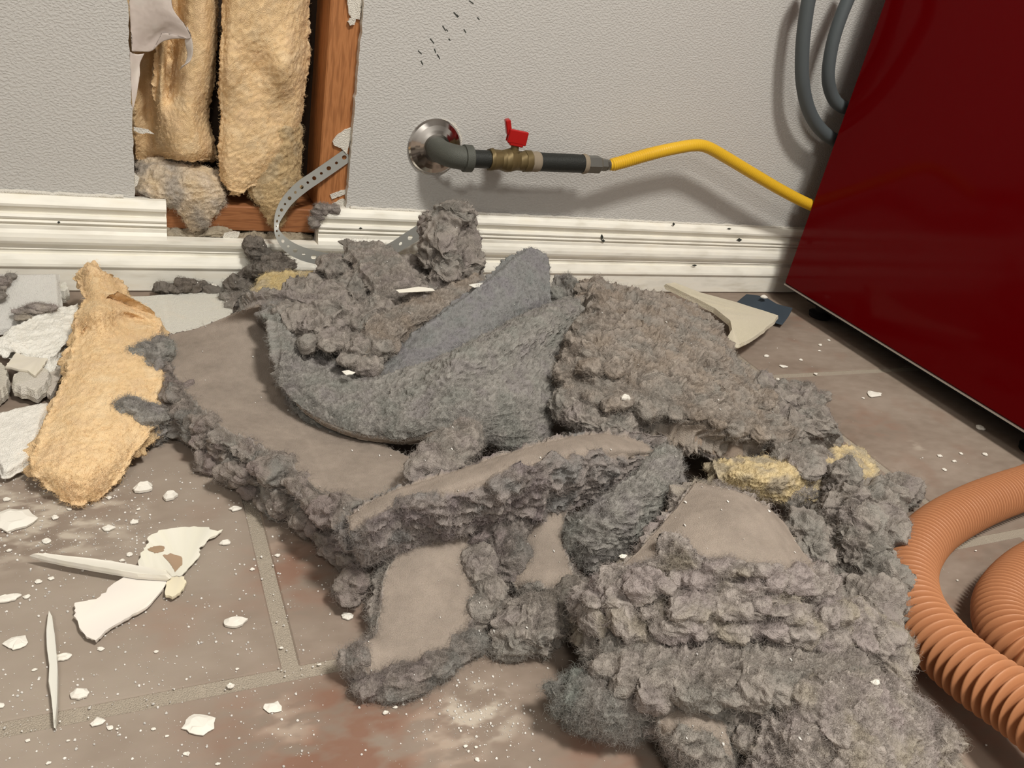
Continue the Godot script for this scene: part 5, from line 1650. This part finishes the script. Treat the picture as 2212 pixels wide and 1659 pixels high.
	d = wad([[880, 1460, 0.012, 0.020, 0.010, 0.010], [940, 1440, 0.012, 0.020, 0.010, 0.010], [1000, 1395, 0.012, 0.018, 0.010, 0.010], [800, 1480, 0.010, 0.014, 0.008, 0.010], [880, 1490, 0.006, 0.020, 0.006, 0.008], [770, 1430, 0.018, 0.010, 0.014, 0.012]], {"seed": 66, "step": 0.0016, "pal": [Color(0.125, 0.106, 0.092), Color(0.28, 0.245, 0.22), Color(0.2, 0.195, 0.18), Color(0.22, 0.18, 0.175)]})
	felt_piece("wool_fringe", "dark wool fringe along the front edge of the tan floor flap", "tuft", d, 3500, 0.008)
	d = wad([[1135, 1350, 0.022, 0.022, 0.020, 0.018], [1160, 1370, 0.018, 0.020, 0.018, 0.018], [1120, 1385, 0.012, 0.018, 0.012, 0.014], [1165, 1335, 0.028, 0.014, 0.014, 0.012]], {"seed": 67, "step": 0.0015, "amp": 0.5})
	felt_piece("wool_tuft", "loose ball of grey wool alone on the tiles at the front", "tuft", d, 3500, 0.011)
	# 10: big front batt on the right
	d = slab([
		[1506, 1026, 0.128, 1560, 1040, 0.130, 1610, 1058, 0.128, 1652, 1085, 0.118, 1690, 1118, 0.104],
		[1432, 1120, 0.118, 1510, 1100, 0.132, 1590, 1100, 0.138, 1670, 1130, 0.128, 1730, 1180, 0.106],
		[1352, 1205, 0.102, 1450, 1180, 0.122, 1560, 1175, 0.134, 1670, 1195, 0.128, 1780, 1240, 0.100],
		[1272, 1272, 0.082, 1400, 1245, 0.106, 1540, 1240, 0.118, 1680, 1260, 0.114, 1840, 1310, 0.082],
		[1268, 1330, 0.064, 1400, 1310, 0.088, 1550, 1310, 0.100, 1700, 1330, 0.096, 1880, 1370, 0.070],
		[1300, 1385, 0.048, 1420, 1375, 0.062, 1560, 1385, 0.072, 1720, 1400, 0.072, 1890, 1425, 0.056]],
		{"thick": 0.034, "amp": 0.0105, "top_amp": 0.0012, "edge": 0.012, "face": 0.50, "step": 0.0016, "pal": PALE, "seed": 68})
	felt_piece("felt_batt", "big thick batt at the front right, tan peak on top and lumpy wool below", "insulation batt", d, 26000, 0.008)
	ln = chain([[1280, 1330, 0.066], [1400, 1345, 0.080], [1540, 1350, 0.092], [1700, 1360, 0.092], [1870, 1390, 0.070]], 36, 0.0120, 14.0)
	ln.append_array(chain([[1280, 1300, 0.080], [1390, 1268, 0.104], [1520, 1236, 0.120], [1640, 1230, 0.130], [1780, 1275, 0.108]], 26, 0.0095, 14.0))
	ln.append_array(chain([[1330, 1325, 0.074], [1500, 1305, 0.104], [1680, 1310, 0.110], [1840, 1340, 0.088]], 22, 0.0110, 18.0))
	d = wad(ln, {"seed": 79, "amp": 0.46, "pal": PALE, "step": 0.0015})
	felt_piece("wool_fringe", "ragged wool twists bulging from the front of the big batt below its tan peak", "tuft", d, 14000, 0.008)
	d = slab([
		[1292, 1370, 0.062, 1450, 1372, 0.070, 1600, 1385, 0.074, 1740, 1400, 0.074, 1880, 1400, 0.066],
		[1284, 1430, 0.054, 1440, 1445, 0.068, 1600, 1455, 0.080, 1750, 1465, 0.080, 1895, 1460, 0.062],
		[1290, 1480, 0.036, 1430, 1510, 0.050, 1600, 1530, 0.064, 1760, 1540, 0.066, 1890, 1530, 0.056],
		[1340, 1510, 0.016, 1450, 1570, 0.022, 1610, 1610, 0.040, 1760, 1610, 0.044, 1860, 1590, 0.040]],
		{"thick": 0.030, "amp": 0.0105, "top_amp": 0.0095, "edge": 0.013, "step": 0.0016, "pal": GREY, "seed": 69})
	felt_piece("wool_batt", "lumpy grey wool mass beneath the big front batt", "insulation batt", d, 20000, 0.009)
	ln = chain([[1310, 1440, 0.058], [1420, 1480, 0.062], [1560, 1500, 0.076], [1700, 1490, 0.086], [1850, 1480, 0.074]], 28, 0.0125, 24.0)
	ln.append_array(chain([[1360, 1500, 0.030], [1480, 1570, 0.032], [1620, 1600, 0.050], [1780, 1590, 0.060]], 24, 0.0115, 16.0))
	d = wad(ln, {"seed": 80, "amp": 0.46, "pal": GREY, "step": 0.0015})
	felt_piece("wool_fringe", "torn grey wool twists low on the heap's front, above the floor", "tuft", d, 11000, 0.008)
	d = slab([
		[1240, 1452, 0.042, 1330, 1468, 0.050, 1440, 1485, 0.050],
		[1206, 1500, 0.042, 1320, 1515, 0.054, 1460, 1530, 0.046],
		[1188, 1525, 0.026, 1310, 1562, 0.034, 1440, 1575, 0.024],
		[1226, 1555, 0.010, 1310, 1606, 0.010, 1410, 1600, 0.008]],
		{"thick": 0.020, "amp": 0.0080, "top_amp": 0.0065, "edge": 0.011, "step": 0.0015, "pal": [Color(0.151, 0.144, 0.132), Color(0.279, 0.266, 0.243), Color(0.199, 0.211, 0.190), Color(0.257, 0.225, 0.204)], "seed": 70})
	felt_piece("wool_flap", "greenish-grey wool flap on the tiles at the heap's front corner", "wool clump", d, 8000, 0.011)
	d = slab([
		[1432, 1500, 0.050, 1500, 1500, 0.058, 1575, 1530, 0.054],
		[1412, 1560, 0.044, 1500, 1565, 0.056, 1590, 1600, 0.050],
		[1440, 1640, 0.022, 1520, 1650, 0.034, 1610, 1680, 0.034],
		[1470, 1720, 0.006, 1540, 1730, 0.010, 1620, 1750, 0.012]],
		{"thick": 0.022, "amp": 0.0085, "top_amp": 0.0012, "edge": 0.010, "face": 0.45, "step": 0.0015, "seed": 71})
	felt_piece("felt_batt", "small tan-topped chunk cut off by the bottom picture edge", "insulation batt", d, 6000, 0.010)
	d = slab([
		[1720, 1450, 0.076, 1790, 1440, 0.088, 1850, 1440, 0.088, 1905, 1480, 0.066],
		[1680, 1520, 0.070, 1780, 1510, 0.088, 1870, 1515, 0.082, 1985, 1560, 0.048],
		[1620, 1590, 0.058, 1740, 1590, 0.080, 1870, 1600, 0.072, 2030, 1610, 0.030],
		[1600, 1670, 0.046, 1740, 1680, 0.064, 1880, 1690, 0.054, 2046, 1690, 0.016],
		[1600, 1760, 0.020, 1740, 1780, 0.030, 1900, 1780, 0.024, 2050, 1770, 0.004]],
		{"thick": 0.030, "amp": 0.0100, "top_amp": 0.0088, "edge": 0.013, "step": 0.0015, "pal": PALE, "seed": 72})
	felt_piece("wool_batt", "pale grey wool mass with a yellowish tinge at the bottom right corner of the heap", "insulation batt", d, 18000, 0.008)
	ln = chain([[1700, 1480, 0.080], [1780, 1530, 0.092], [1850, 1590, 0.084], [1800, 1650, 0.076]], 20, 0.0115, 30.0)
	ln.append_array(chain([[1910, 1480, 0.064], [1990, 1540, 0.048], [2030, 1600, 0.032], [2040, 1680, 0.018]], 22, 0.0110, 12.0))
	d = wad(ln, {"seed": 81, "amp": 0.46, "pal": PALE, "step": 0.0014})
	felt_piece("wool_fringe", "pale frayed wool along the heap's lower right edge facing the orange hose", "tuft", d, 9000, 0.009)
	d = wad([[1905, 1420, 0.040, 0.016, 0.026, 0.020], [1880, 1380, 0.060, 0.022, 0.020, 0.020], [1915, 1470, 0.034, 0.016, 0.024, 0.016], [1840, 1340, 0.075, 0.022, 0.016, 0.018]], {"seed": 76, "step": 0.0016, "pal": PALE})
	felt_piece("wool_tuft", "pinkish-grey wool lump between the front batt and the orange hose", "tuft", d, 2500, 0.011)
	# 14: standing clumps at the right
	d = wad([[1815, 1050, 0.075, 0.018, 0.026, 0.018], [1830, 1100, 0.072, 0.022, 0.026, 0.020], [1800, 1150, 0.050, 0.022, 0.024, 0.022], [1850, 1160, 0.062, 0.026, 0.028, 0.024], [1830, 1210, 0.055, 0.018, 0.030, 0.020], [1870, 1220, 0.050, 0.026, 0.028, 0.024], [1890, 1270, 0.042, 0.026, 0.026, 0.024], [1870, 1320, 0.044, 0.028, 0.026, 0.024], [1910, 1330, 0.030, 0.018, 0.022, 0.020], [1905, 1150, 0.045, 0.028, 0.026, 0.026], [1895, 1085, 0.040, 0.030, 0.026, 0.026], [1940, 1060, 0.022, 0.030, 0.014, 0.022], [1760, 1200, 0.070, 0.016, 0.020, 0.016], [1740, 1150, 0.080, 0.018, 0.016, 0.016]], {"seed": 73, "step": 0.0017, "amp": 0.42})
	felt_piece("wool_clump", "grey wool clumps heaped upright beside the orange hose", "wool clump", d, 12000, 0.011)
	# 15: yellow scrap among the grey on the right
	d = slab([
		[1532, 1000, 0.070, 1600, 992, 0.074, 1690, 985, 0.070, 1790, 972, 0.062, 1860, 968, 0.050],
		[1545, 1025, 0.072, 1610, 1020, 0.086, 1690, 1015, 0.088, 1800, 1000, 0.082, 1890, 1000, 0.052],
		[1580, 1050, 0.062, 1630, 1050, 0.074, 1695, 1052, 0.074, 1800, 1045, 0.070, 1905, 1045, 0.042],
		[1640, 1085, 0.048, 1680, 1082, 0.054, 1730, 1080, 0.054, 1810, 1075, 0.048, 1890, 1062, 0.030]],
		{"thick": 0.012, "amp": 0.0070, "top_amp": 0.0050, "edge": 0.008, "step": 0.0017, "pal": [Color(0.40, 0.32, 0.18), Color(0.70, 0.56, 0.33), Color(0.36, 0.315, 0.25), Color(0.30, 0.262, 0.222)], "seed": 74})
	felt_piece("fibreglass_scrap", "straw-yellow fibreglass scrap among the grey wool at the right", "insulation", d, 4500, 0.008, "", "fibre_body")
	d = wad([[1740, 1010, 0.088, 0.018, 0.012, 0.016], [1700, 985, 0.080, 0.022, 0.010, 0.016], [1760, 985, 0.080, 0.022, 0.010, 0.014], [1720, 1070, 0.056, 0.022, 0.014, 0.014]], {"seed": 77, "step": 0.0017})
	felt_piece("wool_tuft", "grey wool wisps lying over the straw-yellow scrap", "tuft", d, 2500, 0.010)
	# slivers of paper on the heap
	scrap("paper_sliver", "bright white paper sliver on top of the torn brownish slab", "paper", [[855, 627], [880, 624], [905, 620], [935, 624], [940, 629], [905, 631], [880, 632], [862, 633]], 0.134, 0.0006, Color(0.82, 0.78, 0.70), 0.0005)
	scrap("paper_sliver", "grey-white paper sliver sticking out over the bluish tongue", "paper", [[1012, 616], [1034, 612], [1058, 611], [1050, 619], [1024, 622]], 0.150, 0.0006, Color(0.72, 0.70, 0.66), 0.0004)

# ---------- crumbs ----------
func crumb_mesh(r: float, h: float) -> ArrayMesh:
	var n := 6 + rng.randi() % 4
	var pts := PackedVector3Array()
	var sq := rng.randf_range(0.55, 1.0)
	for k in n:
		var a := TAU * (k + rng.randf_range(-0.3, 0.3)) / n
		var q := r * rng.randf_range(0.72, 1.2)
		pts.append(Vector3(cos(a) * q, 0.0, sin(a) * q * sq))
	return flake(pts, Vector3.UP, h, 0.42, r * 0.10, 2)
func build_crumbs():
	# [px, py, height, width in px, height share, label]
	var big := [
		[30, 1124, 0.001, 74, 0.22, "flat white plaster chunk at the left picture edge below the yellow batt"],
		[311, 1056, 0.001, 40, 0.5, "rough white plaster lump right of the yellow batt's lower tip"],
		[367, 1075, 0.001, 32, 0.6, "white plaster chip with a brown face, right of the rough plaster lump"],
		[510, 1100, 0.001, 26, 0.3, "thin white plaster flake at the far end of the grout line"],
		[486, 1174, 0.001, 26, 0.4, "cluster-like white plaster crumb beyond the torn paper's point"],
		[505, 1346, 0.001, 46, 0.4, "white plaster chip lying alone left of the long grout line"],
		[430, 1566, 0.001, 58, 0.2, "widest flat white plaster flake in the bottom foreground"],
		[35, 1390, 0.001, 40, 0.2, "flat pale plaster flake with a tail, left of the splinter pointing to the camera"],
		[138, 1420, 0.001, 30, 0.3, "oval plaster flake touching the splinter's right side"],
		[171, 1502, 0.001, 32, 0.45, "white plaster chip right of the splinter's lower half"],
		[16, 1294, 0.001, 40, 0.25, "curled white plaster flake at the left picture edge"],
		[211, 1559, 0.001, 24, 0.35, "bone-shaped plaster chip near the splinter's lower end"],
		[590, 1530, 0.001, 36, 0.15, "powdery white plaster splash below the crossing of the grout lines"],
		[498, 1483, 0.001, 17, 0.5, "small plaster chip on the grout line running across"],
		[235, 1142, 0.001, 22, 0.4, "leaf-shaped plaster chip between the yellow batt and the torn paper"],
		[932, 1320, 0.028, 38, 0.15, "larger white flake on the tan floor flap"],
		[938, 1341, 0.026, 24, 0.25, "smaller rounded white flake on the tan floor flap"],
		[750, 1332, 0.001, 27, 0.35, "cream plaster curl beside the tan floor flap's left edge"],
		[752, 806, 0.088, 30, 0.2, "white plaster flake in the trough of the folded layer"],
		[1350, 861, 0.133, 24, 0.6, "white plaster nugget on the brownish batt's front"],
		[1255, 1422, 0.001, 14, 0.6, "white plaster grain in front of the big front batt"],
		[833, 1540, 0.001, 15, 0.5, "plaster crumb on the tiles in front of the tan floor flap"],
		[1692, 792, 0.001, 20, 0.2, "white plaster ring-like flake on the floor right of the brownish batt"],
		[1887, 852, 0.001, 44, 0.12, "thin white sliver on the floor beside the red appliance"],
		[2118, 925, 0.001, 20, 0.3, "white plaster chip under the red appliance's edge"],
		[1890, 1475, 0.092, 20, 0.4, "white plaster ring on the pale wool at the bottom right"],
		[1345, 1203, 0.108, 20, 0.3, "bent white paper shred on the big front batt's left slope"],
		[1650, 643, 0.034, 14, 0.5, "white crumb on top of the dark rag"],
		[385, 608, 0.026, 20, 0.3, "white chip above the low wool strip at the baseboard"],
		[462, 620, 0.018, 12, 0.8, "white chip at the right end of the low wool strip by the baseboard"]]
	for b in big:
		var p := fl(b[0], b[1], b[2])
		var r: float = b[3] * 0.5 * p.distance_to(cam_pos) / FOC
		var o := put("plaster_crumb", crumb_mesh(r, r * 1.3 * b[4]), M["plaster_bit"])
		o.position = p
		tag(o, b[5], "plaster crumb", "larger plaster crumbs")
	# smaller crumbs, one by one
	for q in [[235, 1076, 12], [100, 1170, 16], [280, 1198, 13], [265, 1211, 12], [290, 1128, 16], [84, 1256, 13], [110, 1250, 12], [58, 1290, 12], [217, 1402, 13], [337, 1408, 9], [75, 1447, 10], [237, 1572, 12], [332, 1575, 9], [147, 1600, 8], [106, 1648, 10], [253, 1575, 7], [854, 1528, 10], [1005, 1612, 10], [1028, 1614, 8], [1030, 1640, 10], [1340, 1402, 7], [20, 1190, 10], [15, 1080, 16], [118, 1118, 14], [150, 1100, 10], [196, 1060, 8], [300, 1100, 8], [404, 1628, 14], [360, 1590, 8], [470, 1650, 10], [600, 1200, 12], [545, 1230, 10], [608, 1400, 10], [512, 1445, 7], [690, 1435, 8], [2, 1524, 14], [60, 1600, 8], [1772, 746, 9], [1790, 735, 8], [1770, 758, 8], [1730, 778, 8], [1655, 770, 12], [1680, 820, 10], [1762, 808, 8], [2030, 985, 12], [2076, 980, 8], [2128, 982, 12], [2040, 1015, 10], [2062, 997, 10], [1865, 860, 8], [2108, 1190, 6], [2068, 1254, 6]]:
		var p := fl(q[0], q[1], 0.0008)
		var r: float = q[2] * 0.5 * p.distance_to(cam_pos) / FOC
		var o := put("plaster_crumb", crumb_mesh(r, r * rng.randf_range(0.3, 0.6)), M["plaster_bit"])
		o.position = p
		tag(o, "tiny white plaster crumb scattered on the dusty tiles", "plaster crumb", "tiny plaster crumbs on the tiles")
	# the dust of specks nobody could count
	var mm := MultiMesh.new()
	mm.transform_format = MultiMesh.TRANSFORM_3D
	mm.use_colors = true
	mm.mesh = tinted(crumb_mesh(1.0, 0.9), func(_p: Vector3) -> Color: return Color.WHITE)
	var places := []
	for i in 3800:
		var px := rng.randf_range(-40.0, 2250.0)
		var py := rng.randf_range(640.0, 1690.0)
		var k := rng.randf()
		if k < 0.42:
			px = rng.randf_range(-40.0, 720.0)
			py = 1010.0 + 690.0 * pow(rng.randf(), 1.3)
		elif k < 0.56:
			px = 1030.0 + 110.0 * rng.randfn() * 0.8
			py = 1540.0 + 60.0 * rng.randfn()
		elif k < 0.72:
			px = rng.randf_range(-40.0, 330.0)
			py = rng.randf_range(1010.0, 1200.0)
		var p := fl(px, py, 0.0003)
		if p.z > 0.03 and p.z < 1.25 and p.x < 1.2:
			places.append(p)
	mm.instance_count = places.size()
	for i in places.size():
		var s := 0.00028 + 0.0010 * pow(rng.randf(), 4.0)
		mm.set_instance_transform(i, Transform3D(Basis(Vector3.UP, rng.randf() * TAU).scaled(Vector3(s, s, s)), places[i]))
		var g := rng.randf_range(0.5, 0.85)
		mm.set_instance_color(i, Color(g, g * 0.96, g * 0.9))
	var hm := MultiMesh.new()
	hm.transform_format = MultiMesh.TRANSFORM_3D
	hm.use_colors = true
	hm.mesh = mm.mesh
	hm.instance_count = heap_spots.size()
	for i in heap_spots.size():
		var s := 0.00030 + 0.0008 * pow(rng.randf(), 2.5)
		hm.set_instance_transform(i, Transform3D(Basis(Vector3(rng.randf_range(-0.6, 0.6), 1, rng.randf_range(-0.6, 0.6)).normalized(), rng.randf() * TAU).scaled(Vector3(s, s, s * 2.0)), heap_spots[i] + Vector3(0, 0.0008, 0)))
		var g := rng.randf_range(0.6, 0.9)
		hm.set_instance_color(i, Color(g, g * 0.97, g * 0.92))
	var ho := MultiMeshInstance3D.new()
	ho.name = "plaster_flecks"
	ho.multimesh = hm
	ho.material_override = M["speck"]
	add_child(ho, true)
	ho.set_meta("kind", "stuff")
	tag(ho, "tiny white plaster flecks caught on the grey heap", "plaster dust")
	var o := MultiMeshInstance3D.new()
	o.name = "plaster_dust"
	o.multimesh = mm
	o.material_override = M["speck"]
	add_child(o, true)
	o.set_meta("kind", "stuff")
	tag(o, "fine white plaster specks strewn over the dusty tile floor", "plaster dust")
